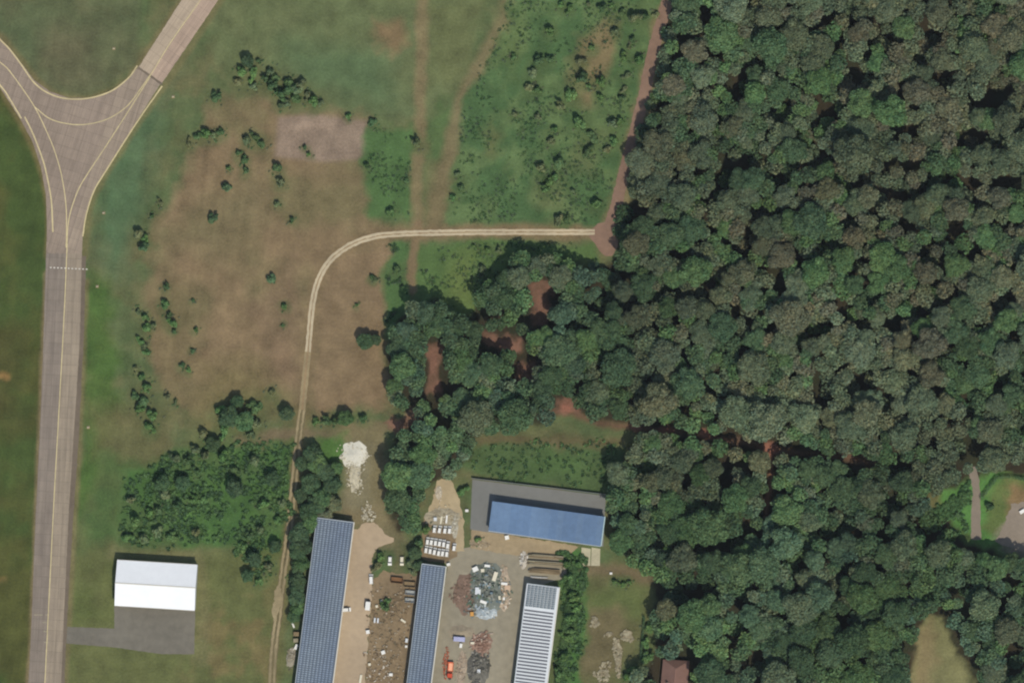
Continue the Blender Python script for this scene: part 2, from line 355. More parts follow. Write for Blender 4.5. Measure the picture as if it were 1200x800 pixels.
    zone([(326, 137), (366, 134), (431, 142), (432, 186), (380, 190), (322, 184)], (141, 123, 107), 6, .92, False)
    zone([(340, 142), (390, 142), (380, 152), (344, 150)], (170, 148, 128), 10, .55)
    zone([(176, 340), (230, 330), (236, 470), (190, 470)], (112, 102, 72), 26, .55)
    zone([(240, 430), (300, 420), (330, 470), (280, 510), (220, 520)], (112, 104, 68), 30, .6)
    # green strips between the tracks
    GREEN = (78, 106, 62)
    zone([(430, 148), (482, 150), (482, 252), (446, 262), (428, 250)], GREEN, 10, .95)
    zone([(496, 140), (530, 110), (512, 220), (498, 240)], (84, 106, 64), 10, .9)
    zone([(452, 284), (478, 284), (478, 352), (466, 400), (452, 390)], GREEN, 8, .95)
    zone([(486, 282), (700, 284), (700, 310), (640, 300), (600, 310), (560, 368), (500, 368), (486, 340)], (84, 108, 62), 8, .95)
    zone([(530, 300), (560, 296), (560, 360), (520, 360)], (104, 118, 66), 26, .7)
    band([(496, -30), (496, 30), (492, 120), (488, 200), (488, 272)], 6.5, (132, 117, 86), 7, .8)
    band([(490, 262), (484, 300), (484, 338)], 5, (128, 108, 82), 4, .9)
    band([(606, -30), (592, 20), (565, 70), (545, 110), (528, 160), (512, 230), (508, 262)], 8, (128, 114, 84), 9, .75)
    band([(512, 200), (510, 262)], 14, (116, 103, 75), 9, .55)
    # lush field
    FIELD = [(612, -60), (776, -60), (768, 20), (742, 130), (714, 240), (704, 264), (524, 264), (530, 200), (546, 120), (588, 50)]
    zone(FIELD, (82, 108, 66), 10); zone(FIELD, (98, 116, 74), 10, .7, True, n2); zone(FIELD, (70, 96, 60), 10, .6, True, 1 - n2)
    zone([(676, 50), (716, 20), (724, 60), (706, 100), (690, 130), (664, 120)], (124, 108, 78), 18, .9)
    zone([(690, 160), (712, 156), (700, 200), (670, 190)], (106, 104, 70), 22, .6)
    zone([(596, 10), (620, 0), (606, 90), (580, 70)], (96, 112, 68), 24, .6)
    zone([(570, 150), (580, 140), (586, 180), (566, 180)], (110, 108, 70), 16, .6)
    zone([(628, 205), (660, 200), (664, 240), (630, 240)], (108, 112, 74), 20, .6)
    band([(790, -30), (784, 5), (771, 50), (760, 100), (748, 150), (735, 200), (724, 245), (712, 275)], 9, (128, 116, 84), 8, .85)
    band(GRAVEL, 8, (128, 110, 82), 7, .9); band(GRAVEL2, 9, (112, 102, 70), 8, .85)
    # cross path, approach to the yard, scrub
    band([(280, 518), (320, 508), (356, 506), (400, 506), (440, 500), (470, 496)], 6, (118, 104, 80), 6, .9)
    zone(SCRUB, (78, 108, 58), 12); zone(SCRUB, (62, 92, 50), 12, .6, True, n2)
    zone([(396, 500), (450, 492), (458, 560), (450, 612), (410, 612), (404, 560)], (124, 114, 84), 10, .95)
    zone([(402, 528), (432, 526), (434, 600), (406, 600)], (134, 128, 104), 14, .5)
    zone([(370, 512), (404, 512), (404, 540), (372, 540)], (76, 114, 54), 10, .8)
    zone([(410, 600), (470, 604), (486, 650), (440, 640), (410, 616)], (124, 112, 84), 12, .8)
    zone([(432, 640), (470, 630), (500, 650), (494, 690), (430, 690)], (98, 96, 68), 12, .9); zone([(440, 644), (462, 640), (456, 672), (438, 670)], (74, 94, 60), 10, .8); zone([(476, 640), (498, 650), (494, 678), (474, 672)], (78, 92, 60), 10, .8)
    # hangar surroundings
    zone([(84, 640), (330, 650), (330, 900), (70, 900)], (100, 104, 64), 18, .9)
    zone([(84, 650), (134, 640), (134, 730), (82, 730)], (92, 104, 58), 20, .6, True, n1); zone([(236, 700), (320, 690), (320, 900), (200, 900)], (120, 106, 72), 26, .7, True, n2)
    band([(135, 646), (232, 652), (240, 700), (236, 770)], 8, (124, 118, 84), 10, .5)
    # taxiway fringe
    band([(54, 320), (47, 500), (36, 760), (30, 840)], 3, (128, 112, 84), 3, .8, .1)
    band([(101, 330), (90, 560), (76, 800)], 4, (118, 108, 76), 4, .8, .1)
    band([(0, 43), (25, 73), (42, 96), (60, 110), (82, 117), (106, 117), (132, 109), (152, 94), (164, 77), (214, 0)], 5, (122, 110, 76), 5, .7, .1)
    band([(0, 102), (24, 140), (40, 170), (52, 205), (58, 240), (58, 300)], 5, (120, 106, 70), 5, .8, .1)
    band([(258, 0), (192, 101), (160, 145), (126, 199), (111, 224), (102, 252), (99, 300)], 5, (116, 110, 74), 5, .8, .1)
    # grass behind the blue building, clearing, gardens
    zone([(534, 524), (600, 508), (700, 512), (736, 526), (720, 580), (556, 560), (540, 548)], (78, 98, 60), 10, .95)
    zone([(560, 508), (740, 512), (738, 524), (560, 522)], (104, 92, 66), 10, .8)
    zone([(640, 528), (690, 530), (680, 560), (620, 552)], (80, 106, 60), 20, .6)
    zone([(684, 664), (764, 664), (770, 720), (752, 840), (670, 840)], (100, 99, 66), 12, .95)
    zone([(690, 690), (760, 690), (758, 730), (690, 720)], (94, 106, 62), 20, .8)
    zone([(690, 720), (728, 715), (722, 790), (686, 790)], (112, 100, 74), 14, .7)
    zone([(660, 640), (690, 650), (688, 740), (668, 840), (646, 840), (656, 720)], (74, 112, 58), 8, .95)
    band([(686, 668), (720, 668), (764, 680)], 6, (116, 102, 78), 8, .8)
    for x, y, r in SH:                                   # weeds growing round the shrubs
        d = np.hypot((wx + px) / 2 - x, (wy + py) / 2 - y - r * .5); mixc(np.clip(1.7 - d / (r * 1.5), 0, 1) * .6, (84, 102, 64) if x > 420 or y > 500 else (96, 102, 68))
    # forest floor
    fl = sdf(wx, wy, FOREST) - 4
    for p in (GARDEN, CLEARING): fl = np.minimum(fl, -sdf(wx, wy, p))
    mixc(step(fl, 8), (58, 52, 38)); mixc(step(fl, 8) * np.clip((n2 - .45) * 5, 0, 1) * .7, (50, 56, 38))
    band(FOREST_PATH, 4, (108, 84, 66), 5, .9); band(RED_PATH, 3, (134, 98, 76), 4, .9)
    for p in RED_PATCH.values(): zone(p, (132, 98, 82), 6, .95, True); zone(p, (98, 78, 62), 6, .7, True, n3)
    for x, y, r in ((905, 524, 9), (827, 510, 6), (664, 481, 5), (746, 499, 6), (780, 503, 7)): band([(x - 2, y), (x + 2, y)], r * .8, (160, 108, 90), 5, .8)
    zone(GARDEN, (86, 128, 66), 8, .95)
    zone([(1060, 570), (1100, 578), (1096, 602), (1066, 596)], (108, 106, 68), 12, .9)
    zone([(1156, 580), (1176, 556), (1204, 562), (1260, 566), (1260, 620), (1176, 626), (1150, 624)], (100, 114, 66), 8, .95)
    zone([(1174, 572), (1200, 566), (1204, 600), (1180, 604)], (130, 104, 76), 10, .85)
    zone([(1174, 608), (1210, 596), (1260, 600), (1260, 650), (1190, 648), (1164, 634)], (140, 126, 114), 9, .9)
    zone(CLEARING, (124, 122, 84), 7, .97); zone([(1078, 735), (1096, 724), (1092, 850), (1060, 850)], (136, 120, 88), 14, .7)
    # fine tussock variation everywhere
    C *= (0.90 + 0.20 * n3)[..., None] * (0.95 + 0.10 * n2)[..., None]
    stk = vnoise(px * 1.0 + py * .13, py / 22, 4.0, 71) * .6 + vnoise(px + py * .13, py / 40, 9.0, 75) * .4
    C *= (1 + (stk - .5) * .22 * (px < 340))[..., None]
    C *= KA
    ny, nx = X.shape; v = np.stack([X.ravel(), Y.ravel(), np.zeros(X.size)], 1)
    i = np.arange(ny * nx).reshape(ny, nx)
    f = np.stack([i[:-1, :-1].ravel(), i[:-1, 1:].ravel(), i[1:, 1:].ravel(), i[1:, :-1].ravel()], 1)
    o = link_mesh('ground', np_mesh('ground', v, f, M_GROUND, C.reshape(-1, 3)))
    tag(o, 'grass, brown meadow and forest floor', kind='structure')
build_ground()

# ------------------------------------------------------------------ flat sheets
def sheet(name, poly, m, z=0.03, jit=0.0, label=None, parent=None, curve=False):
    P = smooth_line(poly + [poly[0]], 4)[:-1] if curve else [np.array(p, float) for p in poly]
    if jit:
        Q = []
        for k in range(len(P)):
            a, b = P[k], P[(k + 1) % len(P)]; n = max(1, int(np.linalg.norm(b - a) / 3))
            for q in range(n):
                p = a + (b - a) * q / n; Q.append(p + RNG.normal(0, jit, 2))
        P = Q
    bm = bmesh.new(); vs = [bm.verts.new(W(p[0], p[1], z)) for p in P]
    f = bm.faces.new(vs); f.normal_update()
    if f.normal.z < 0: f.normal_flip()
    bmesh.ops.triangulate(bm, faces=[f]); me = bpy.data.meshes.new(name); bm.to_mesh(me); bm.free(); me.materials.append(m)
    o = link_mesh(name, me, None, parent)
    if not parent: tag(o, label, kind='structure')
    return o
def ribbon(name, line, width, m, z=0.05, jit=0.0, label=None, parent=None, off=0.0, step=3.0, kind='structure'):
    P = smooth_line(line, step); v = []; f = []
    for k, p in enumerate(P):
        a = P[max(0, k - 1)]; b = P[min(len(P) - 1, k + 1)]; d = (b - a) / (np.linalg.norm(b - a) + 1e-9); n = np.array([-d[1], d[0]])
        h = width / 2 / S
        l = p + n * (h + off / S + RNG.normal(0, jit)); r = p + n * (-h + off / S + RNG.normal(0, jit))
        v += [W(*l, z), W(*r, z)]
        if k: f.append((2 * k - 2, 2 * k - 1, 2 * k + 1, 2 * k))
    me = bpy.data.meshes.new(name); me.from_pydata([tuple(q) for q in v], [], f); me.update()
    if len(me.polygons) and me.polygons[0].normal.z < 0: me.flip_normals()
    me.materials.append(m); o = link_mesh(name, me, None, parent)
    if not parent: tag(o, label, kind=kind)
    return o

# taxiway surface: slabs and two paving lanes of different age, along its own axis
def taxi_mat(name, cl, cr, axis_a, axis_b):
    m = surf(name, cl, 0.9, 0.09, 0.35, 0.02, 2.0)
    t = m.node_tree; g = [n for n in t.nodes if n.type == 'NEW_GEOMETRY'][0]; mx = [n for n in t.nodes if n.type == 'MIX'][0]
    a, b = W(*axis_a), W(*axis_b); ang = math.atan2(b.y - a.y, b.x - a.x)
    sub = t.nodes.new('ShaderNodeVectorMath'); sub.operation = 'SUBTRACT'; sub.inputs[1].default_value = a; t.links.new(g.outputs['Position'], sub.inputs[0])
    ro = t.nodes.new('ShaderNodeVectorRotate'); ro.rotation_type = 'Z_AXIS'; ro.inputs['Angle'].default_value = -ang; t.links.new(sub.outputs[0], ro.inputs[0])
    sp = t.nodes.new('ShaderNodeSeparateXYZ'); t.links.new(ro.outputs[0], sp.inputs[0])
    mr = t.nodes.new('ShaderNodeMapRange'); mr.inputs[1].default_value = -0.3; mr.inputs[2].default_value = 0.3; t.links.new(sp.outputs[1], mr.inputs[0])
    c2 = t.nodes.new('ShaderNodeMix'); c2.data_type = 'RGBA'; c2.inputs[6].default_value = (*alb(cr), 1); c2.inputs[7].default_value = (*alb(cl), 1)
    t.links.new(mr.outputs[0], c2.inputs[0])
    br = t.nodes.new('ShaderNodeTexBrick'); br.offset = 0.0; br.inputs['Color1'].default_value = (1, 1, 1, 1); br.inputs['Color2'].default_value = (.89, .89, .90, 1)
    br.inputs['Mortar'].default_value = (.70, .70, .70, 1); br.inputs['Scale'].default_value = 1.0; br.inputs['Brick Width'].default_value = 5.0; br.inputs['Row Height'].default_value = 4.2; br.inputs['Mortar Size'].default_value = 0.13
    br.inputs['Mortar Smooth'].default_value = 0.6
    t.links.new(ro.outputs[0], br.inputs['Vector'])
    ms = t.nodes.new('ShaderNodeMapping'); ms.inputs['Scale'].default_value = (.035, .7, 1); t.links.new(ro.outputs[0], ms.inputs[0])
    ns = t.nodes.new('ShaderNodeTexNoise'); ns.inputs['Scale'].default_value = 1.0; ns.inputs['Detail'].default_value = 5; t.links.new(ms.outputs[0], ns.inputs['Vector'])
    rs = t.nodes.new('ShaderNodeMapRange'); rs.inputs[1].default_value = .3; rs.inputs[2].default_value = .7; rs.inputs[3].default_value = .84; rs.inputs[4].default_value = 1.12; t.links.new(ns.outputs[0], rs.inputs[0])
    c4 = t.nodes.new('ShaderNodeMix'); c4.data_type = 'RGBA'; c4.blend_type = 'MULTIPLY'; c4.inputs[0].default_value = 1; t.links.new(c2.outputs[2], c4.inputs[6]); t.links.new(rs.outputs[0], c4.inputs[7])
    c3 = t.nodes.new('ShaderNodeMix'); c3.data_type = 'RGBA'; c3.blend_type = 'MULTIPLY'; c3.inputs[0].default_value = 1
    t.links.new(c4.outputs[2], c3.inputs[6]); t.links.new(br.outputs[0], c3.inputs[7]); t.links.new(c3.outputs[2], mx.inputs[6])
    return m
M_TAXI = taxi_mat('taxiway_concrete', (140, 128, 116), (155, 141, 123), (52.5, 800), (76, 350))
M_TAXIJ = taxi_mat('junction_concrete', (152, 136, 121), (158, 142, 125), (78, 290), (110, 190))
M_TAXINE = taxi_mat('pale_taxiway_concrete', (182, 164, 142), (180, 157, 138), (175, 88), (235, 0))
M_SHOULDER = surf('taxiway_shoulder', (112, 100, 86), 0.95, 0.14, 0.4)

sheet('taxiway_shoulder', [(88, 300), (101, 300), (98, 400), (92, 520), (85, 620), (78, 740), (74, 840), (60, 840), (70, 600)], M_SHOULDER, 0.02, 0.25, 'dark worn strip beside the taxiway')
TAXI = sheet('taxiway', [(54, 296), (96, 296), (93.5, 400), (87, 500), (80.5, 600), (75, 720), (70, 840), (31, 840), (36.5, 740), (42, 600), (47, 500), (51, 400)], M_TAXI, 0.04, 0.12, 'long concrete taxiway')
JUNC = sheet('taxiway_junction', [(-60, -8), (-30, 18), (0, 45), (12, 57), (25, 74), (40, 94), (58, 107), (80, 115), (105, 115), (130, 107), (150, 92), (163, 77.5), (189, 97), (160, 142), (125, 198), (110, 224), (101, 252), (97, 276), (96, 297), (54, 297),
       (55, 270), (54, 230), (48, 196), (38, 166), (24, 140), (0, 103), (-30, 70), (-60, 40)], M_TAXIJ, 0.05, 0.1, 'three-way junction of the taxiways')
NE = sheet('taxiway_branch', [(163, 78), (213, 0), (240, -40), (284, -40), (256, 0), (190, 97.5)], M_TAXINE, 0.06, 0.15, 'pale taxiway branch running to the top')
ribbon('joint', [(162, 79.5), (190, 99)], 0.9, M_SHOULDER, 0.075, 0.2, parent=JUNC)
EDGE = 0.62
for nm, ln, par in (
    ('edge_line', [(-40, 8), (0, 46.5), (12, 59), (25, 76), (40, 97), (58, 110), (80, 116), (105, 115), (130, 107), (150, 92), (161, 77)], JUNC),
    ('edge_line', [(-40, 58), (0, 100), (12, 117), (25, 139)], JUNC),
    ('edge_line', [(29, 137), (40, 160), (50, 187), (54, 202), (60, 234), (62, 272)], JUNC),
    ('edge_line', [(190, 101), (160, 144), (125, 199), (110, 224), (101, 252), (97, 277)], JUNC),
    ('centre_line', [(-40, 40), (0, 73), (10, 82), (27, 105), (42, 128), (55, 155), (64, 177), (72, 205), (77, 237), (78, 262), (77.5, 290)], JUNC),
    ('curve_line', [(40, 125), (58, 139), (78, 145), (100, 146), (125, 140), (145, 128), (157, 115), (176, 88)], JUNC),
    ('centre_line', [(176, 90), (150, 131), (125, 170), (105, 200), (92, 222), (83, 247), (79.5, 266), (78.5, 290)], JUNC),
    ('centre_line', [(258, -36), (235, 0), (200, 50), (176, 89)], NE),
    ('centre_line', [(78.5, 290), (76, 350), (73.5, 400), (68, 500), (62.5, 600), (57.5, 700), (52.5, 800), (50, 838)], TAXI)):
    ribbon(nm, ln, EDGE if nm == 'edge_line' else 0.42, M_MARK, 0.09 + 0.004 * len(ln), 0.06, parent=par)
for k in range(11):
    x = 58.5 + k * 4.2; y = 313.4 + k * 0.2
    ribbon('bar_mark', [(x, y), (x + 2.0, y + 0.1)], 0.55, M_WHITE_MARK, 0.13, parent=TAXI)
for (x0, y0, x1, y1) in ((40, 720, 50, 720), (53, 720, 56, 720), (51, 739, 56, 740), (52, 752, 57, 752), (50, 729, 55, 729)):
    ribbon('worn_mark', [(x0, y0), (x1, y1)], 0.4, M_CONC2, 0.10, 0.1, parent=TAXI)

# tracks
M_CROWN = surf('gravel_track_crown', (150, 128, 96), 0.95, 0.16, 0.5, 0.06, 2.0); M_TRACK_MID = surf('worn_gravel', (150, 134, 102), 0.95, 0.18, 0.5, 0.06, 2.0)
T1 = ribbon('gravel_track', GRAVEL, 3.0, M_CROWN, 0.05, 0.35, 'pale gravel track with a wide bend')
G1 = [(697, 272)] + GRAVEL[1:-2] + [(361, 412)]; G3 = [(361, 412), (358, 440), (354, 480)]
for o_ in (1.0, -1.0): ribbon('wheel_rut', G1, 1.12, M_TRACK, 0.07, 0.25, parent=T1, off=o_ * .78); ribbon('wheel_rut', G3, 1.0, M_TRACK_MID, 0.07, 0.25, parent=T1, off=o_)
T2 = ribbon('farm_track', GRAVEL2, 3.8, surf('farm_track_grass', (108, 98, 70), 0.95, 0.2, 0.5, 0.06, 2.0), 0.045, 0.5, 'dull two-rut track going down to the bottom edge')
ribbon('wheel_rut', GRAVEL2, 1.05, M_TRACK_DULL, 0.065, 0.3, parent=T2, off=1.0); ribbon('wheel_rut', GRAVEL2, 1.05, M_TRACK_DULL, 0.065, 0.3, parent=T2, off=-1.0)
sheet('gravel_patch', [(325, 684), (330, 690), (330, 704), (327, 716), (322, 728), (318, 722), (321, 708), (322, 694)], M_TRACK_DULL, 0.085, 0.9, 'pale gravel patch on the farm track')
ribbon('red_track', REDTRACK, 5.4, M_RED, 0.05, 0.5, 'reddish dirt track along the forest edge')
sheet('track_end', [(700, 262), (722, 258), (724, 284), (718, 300), (706, 298), (696, 284), (690, 276)], M_RED, 0.056, 0.5, 'reddish bare end of the dirt track', curve=True)

# yards
sheet('yard_lane', [(419, 620), (426, 612), (438, 611), (447, 619), (453, 627), (462, 631), (461, 635), (450, 638), (441, 643), (436, 652), (436, 690), (432, 740), (428, 800), (424, 840), (380, 840), (393, 780), (404, 690), (414, 620)], M_LANE, 0.03, 0.6, 'tan earth lane between the solar roofs')
sheet('scrap_ground', [(437, 678), (450, 668), (470, 672), (493, 668), (490, 700), (482, 760), (474, 840), (424, 840), (432, 740), (436, 690)], M_SCRAPGND, 0.02, 0.7, 'brown scrap-strewn earth')
sheet('asphalt_yard', [(516, 648), (552, 640), (612, 640), (664, 644), (664, 676), (618, 690), (604, 780), (596, 840), (498, 840), (508, 780), (524, 664)], M_YARD, 0.025, 0.4, 'olive grey asphalt yard')
sheet('sandy_path', [(512, 562), (528, 560), (538, 585), (543, 610), (544, 645), (534, 646), (534, 612), (526, 608), (498, 606), (506, 590)], surf('sandy_earth', (176, 158, 126), 0.95, 0.14, 0.4, 0.05, 1.5), 0.04, 0.6, 'sandy earth path beside the blue building')
sheet('bare_earth_strip', [(552, 620), (571, 622), (680, 640), (664, 652), (600, 650), (552, 642)], surf('dirty_tan_earth', (160, 142, 112), 0.95, 0.18, 0.4, 0.06, 1.5), 0.05, 0.6, 'dusty strip below the blue building')
sheet('parking_ground', [(496, 606), (536, 606), (536, 652), (520, 660), (494, 654)], M_SCRAPGND, 0.036, 0.8, 'muddy ground under the parked white cars')
PAVE = sheet('paved_court', [(553.5, 561.5), (710, 580.5), (707, 640), (570, 623), (551, 620)], M_SLAB, 0.10, 0.1, 'grey paved court around the blue building')
pad = empty('concrete_pad', W(692, 652)); tag(pad, 'pale two-slab concrete pad below the blue building', 'pad')
for a, b in ((681.5, 692.3), (693.3, 703.5)):
    mb = MB(); q = [W(a, 641), W(b, 642.5), W(b - 0.5, 662.5), W(a - 0.8, 662.5)]
    mb.prism([(p.x - pad.location.x, p.y - pad.location.y) for p in q][::-1], 0, 0.15); mb.build('slab', M_CONC, pad, 0.02)
sheet('hangar_apron', [(134, 700), (229, 708), (227.5, 766), (190, 766), (134, 758), (78, 753.5), (78.5, 734), (134, 736)], M_APRON, 0.03, 0.15, 'grey asphalt apron of the hangar with its drive')
# broken concrete: see the clutter below
sheet('driveway', [(1134, 548), (1144, 546), (1147, 560), (1149, 580), (1149, 612), (1150, 632), (1138, 632), (1138, 600), (1140, 575)], M_DRIVE, 0.03, 0.35, 'narrow garden driveway at the right edge')
sheet('driveway_court', [(1178, 612), (1186, 590), (1215, 586), (1240, 600), (1240, 652), (1196, 646), (1166, 634)], M_DRIVE, 0.035, 0.9, 'wide gravel court at the right edge')

# ------------------------------------------------------------------ foliage
def leaf_cloud(rng, lobes, n, size, tilt, zmin=-0.35, inner=0.15, jag=.10):
    """leaf-sized quads over and through a set of lobes (cx,cy,cz,r,flat)"""
    L = np.array(lobes); area = L[:, 3] ** 2; pick = rng.choice(len(L), n * 3, p=area / area.sum())
    d = rng.normal(size=(n * 3, 3)); d /= np.linalg.norm(d, axis=1, keepdims=True)
    d[:, 2] = np.where(d[:, 2] < zmin, -d[:, 2], d[:, 2])
    r = L[pick, 3] * np.where(rng.random(n * 3) < inner, rng.uniform(.55, .9, n * 3), rng.uniform(.98 - jag, .98 + jag, n * 3))
    p = L[pick, :3] + d * r[:, None] * np.stack([np.ones(n * 3), np.ones(n * 3), L[pick, 4]], 1)
    deep = np.zeros(n * 3, bool)
    for k in range(len(L)):
        q = (p - L[k, :3]) / np.array([1, 1, L[k, 4]]); deep |= (np.linalg.norm(q, axis=1) < L[k, 3] * 0.78) & (pick != k)
    keep = np.where(~deep)[0][:n]; p = p[keep]; nrm = d[keep]
    nrm = nrm + rng.normal(size=nrm.shape) * tilt; nrm /= np.linalg.norm(nrm, axis=1, keepdims=True)
    a = np.cross(nrm, rng.normal(size=nrm.shape)); a /= np.linalg.norm(a, axis=1, keepdims=True); b = np.cross(nrm, a)
    s = size * rng.uniform(.6, 1.3, len(p))[:, None]; e = rng.uniform(.6, 1.0, len(p))[:, None]
    v = np.stack([p - a * s, p - b * s * e, p + a * s, p + b * s * e], 1).reshape(-1, 3)
    f = np.arange(len(v)).reshape(-1, 4)
    br = rng.uniform(.76, 1.24, len(p)); hue = rng.normal(0, .07, len(p))
    c = np.stack([br * (1 + hue), br, br * (1 - hue)], 1)
    return v, f, np.repeat(c, 4, 0)

def tree_lobes(rng, k):
    lobes = [(0, 0, 0, .74, .52)]
    for i in range(k):
        a = 2 * math.pi * (i + rng.uniform(-.3, .3)) / k; rr = rng.uniform(.42, .74); s = rng.uniform(.22, .42)
        lobes.append((rr * math.cos(a), rr * math.sin(a), rng.uniform(-.14, .2), s, .75))
    for i in range(5): a = rng.uniform(0, 6.28); rr = rng.uniform(.05, .5); lobes.append((rr * math.cos(a), rr * math.sin(a), rng.uniform(.14, .3), rng.uniform(.2, .34), .8))
    for i in range(5): a = 6.28 * i / 5 + rng.uniform(-.4, .4); lobes.append((.42 * math.cos(a), .42 * math.sin(a), -.42, rng.uniform(.3, .4), .9))
    return lobes
NV = 12; TREE_H = 1.85        # crown centre height in units of crown radius
CROWNS, TRUNKS = [], []
for i in range(NV):
    rng = np.random.default_rng(100 + i); lobes = tree_lobes(rng, int(rng.integers(7, 12)))
    v, f, c = leaf_cloud(rng, lobes, 5600, 0.056, .68, jag=.15)
    v[:, 2] += TREE_H
    CROWNS.append(np_mesh('crown', v, f, LEAF, c))
    mb = MB(); bend = rng.normal(0, .06, 2)
    mb.tube((0, 0, -0.05), (bend[0], bend[1], 1.2), .085, .065, 7); mb.tube((bend[0], bend[1], 1.2), (0, 0, TREE_H), .065, .03, 6)
    for L in lobes[1:5]: mb.tube((bend[0], bend[1], 1.3), (L[0] * .8, L[1] * .8, TREE_H + L[2] * .6), .035, .012, 5)
    TRUNKS.append(mb.mesh('trunk', M_BARK))
LOWC, LOWT = [], []          # trees of the open field: crown down to the grass
for i in range(5):
    rng = np.random.default_rng(200 + i); lobes = [(x, y, z * 1.5 + .95, r, f * 1.25) for x, y, z, r, f in tree_lobes(rng, 9)]
    v, f, c = leaf_cloud(rng, lobes, 3600, 0.07, .7, jag=.16); v[:, 2] = np.maximum(v[:, 2], .12); LOWC.append(np_mesh('crown', v, f, LEAF, c))
    mb = MB(); mb.tube((0, 0, -0.05), (.03, .02, .6), .09, .06, 7)
    for L in lobes[1:5]: mb.tube((.03, .02, .55), (L[0] * .8, L[1] * .8, L[2]), .04, .012, 5)
    LOWT.append(mb.mesh('trunk', M_BARK))
SHRUBS = []
for i in range(6):
    rng = np.random.default_rng(300 + i)
    lobes = [(rng.normal(0, .12), rng.normal(0, .12), .45, .46, 1.1)] + [(rng.uniform(.35, .85) * math.cos(a), rng.uniform(.3, .7) * math.sin(a), rng.uniform(.1, .6), rng.uniform(.18, .4), 1.0) for a in rng.uniform(0, 6.28, 7)]
    v, f, c = leaf_cloud(rng, lobes, 950, 0.12, .55); v[:, 2] = np.maximum(v[:, 2], 0.0)
    n0 = len(v); mb = MB(); mb.tube((0, 0, -0.02), (0.02, 0, .5), .06, .03, 6)
    for a in (0.4, 2.4, 4.4): mb.tube((0, 0, .1), (.35 * math.cos(a), .35 * math.sin(a), .5), .03, .012, 5)
    SHRUBS.append(np_mesh('shrub', v, f, LEAF, c))

TINTS = {'grey green': (90, 102, 80), 'fresh green': (80, 108, 67), 'olive': (101, 104, 80), 'brownish': (100, 97, 79), 'dark green': (66, 90, 62), 'bluish green': (70, 94, 75)}
KL = np.array((1.62, 1.63, 1.52)); MEANLEAF = lin((86, 97, 77))
def tint_of(name, rng):
    c = (lin(TINTS[name]) * .72 + MEANLEAF * .28) * KL * rng.uniform(.86, 1.16) * np.array([rng.uniform(.94, 1.06), 1, rng.uniform(.94, 1.06)])
    return (*[float(x) for x in c], 1.0)

TREES, BUSHES = [], []        # (object, px, py, radius px, tint name) for labelling
def place_tree(px, py, r, tint, hs=1.0, rng=random, low=False):
    i = len(TREES) % (5 if low else NV); rad = r * S
    z = (1.0 if low else TREE_H) * rad * hs
    lf = float(fnoise(np.array([px * 1.0]), np.array([py * 1.0]), 95, 61, 2)[0]); lf = .62 + .8 * lf if not low else 1.0      # stands of darker and lighter kinds
    p = W(px, py, z); t = empty('tree', (p.x, p.y, 0), rng.uniform(0, 6.28), (rad, rad, rad * hs))
    tr = bpy.data.objects.new('trunk', (LOWT if low else TRUNKS)[i]); COL.objects.link(tr); tr.parent = t
    cr = bpy.data.objects.new('crown', (LOWC if low else CROWNS)[i]); COL.objects.link(cr); cr.parent = t; cc = tint_of(tint, rng); cr.color = (cc[0] * lf, cc[1] * lf, cc[2] * lf, 1)
    TREES.append((t, px, py, r, tint)); return t
def place_shrub(px, py, r, tint=None, rng=random):
    rad = r * S; tint = tint or rng.choice(['dark green', 'fresh green', 'fresh green', 'dark green', 'olive', 'grey green'])
    p = W(px, py, rad * .5)
    o = bpy.data.objects.new('shrub', SHRUBS[len(BUSHES) % 6]); COL.objects.link(o); o.location = (p.x, p.y, 0)
    o.rotation_euler = (0, 0, rng.uniform(0, 6.28)); hz = rng.uniform(1.3, 2.0); o.scale = (rad * rng.uniform(.85, 1.3), rad * rng.uniform(.8, 1.05), rad * hz); c = tint_of(tint, rng); o.color = (c[0] * 1.32, c[1] * 1.32, c[2] * 1.15, 1)
    BUSHES.append((o, px, py, r, tint)); return o

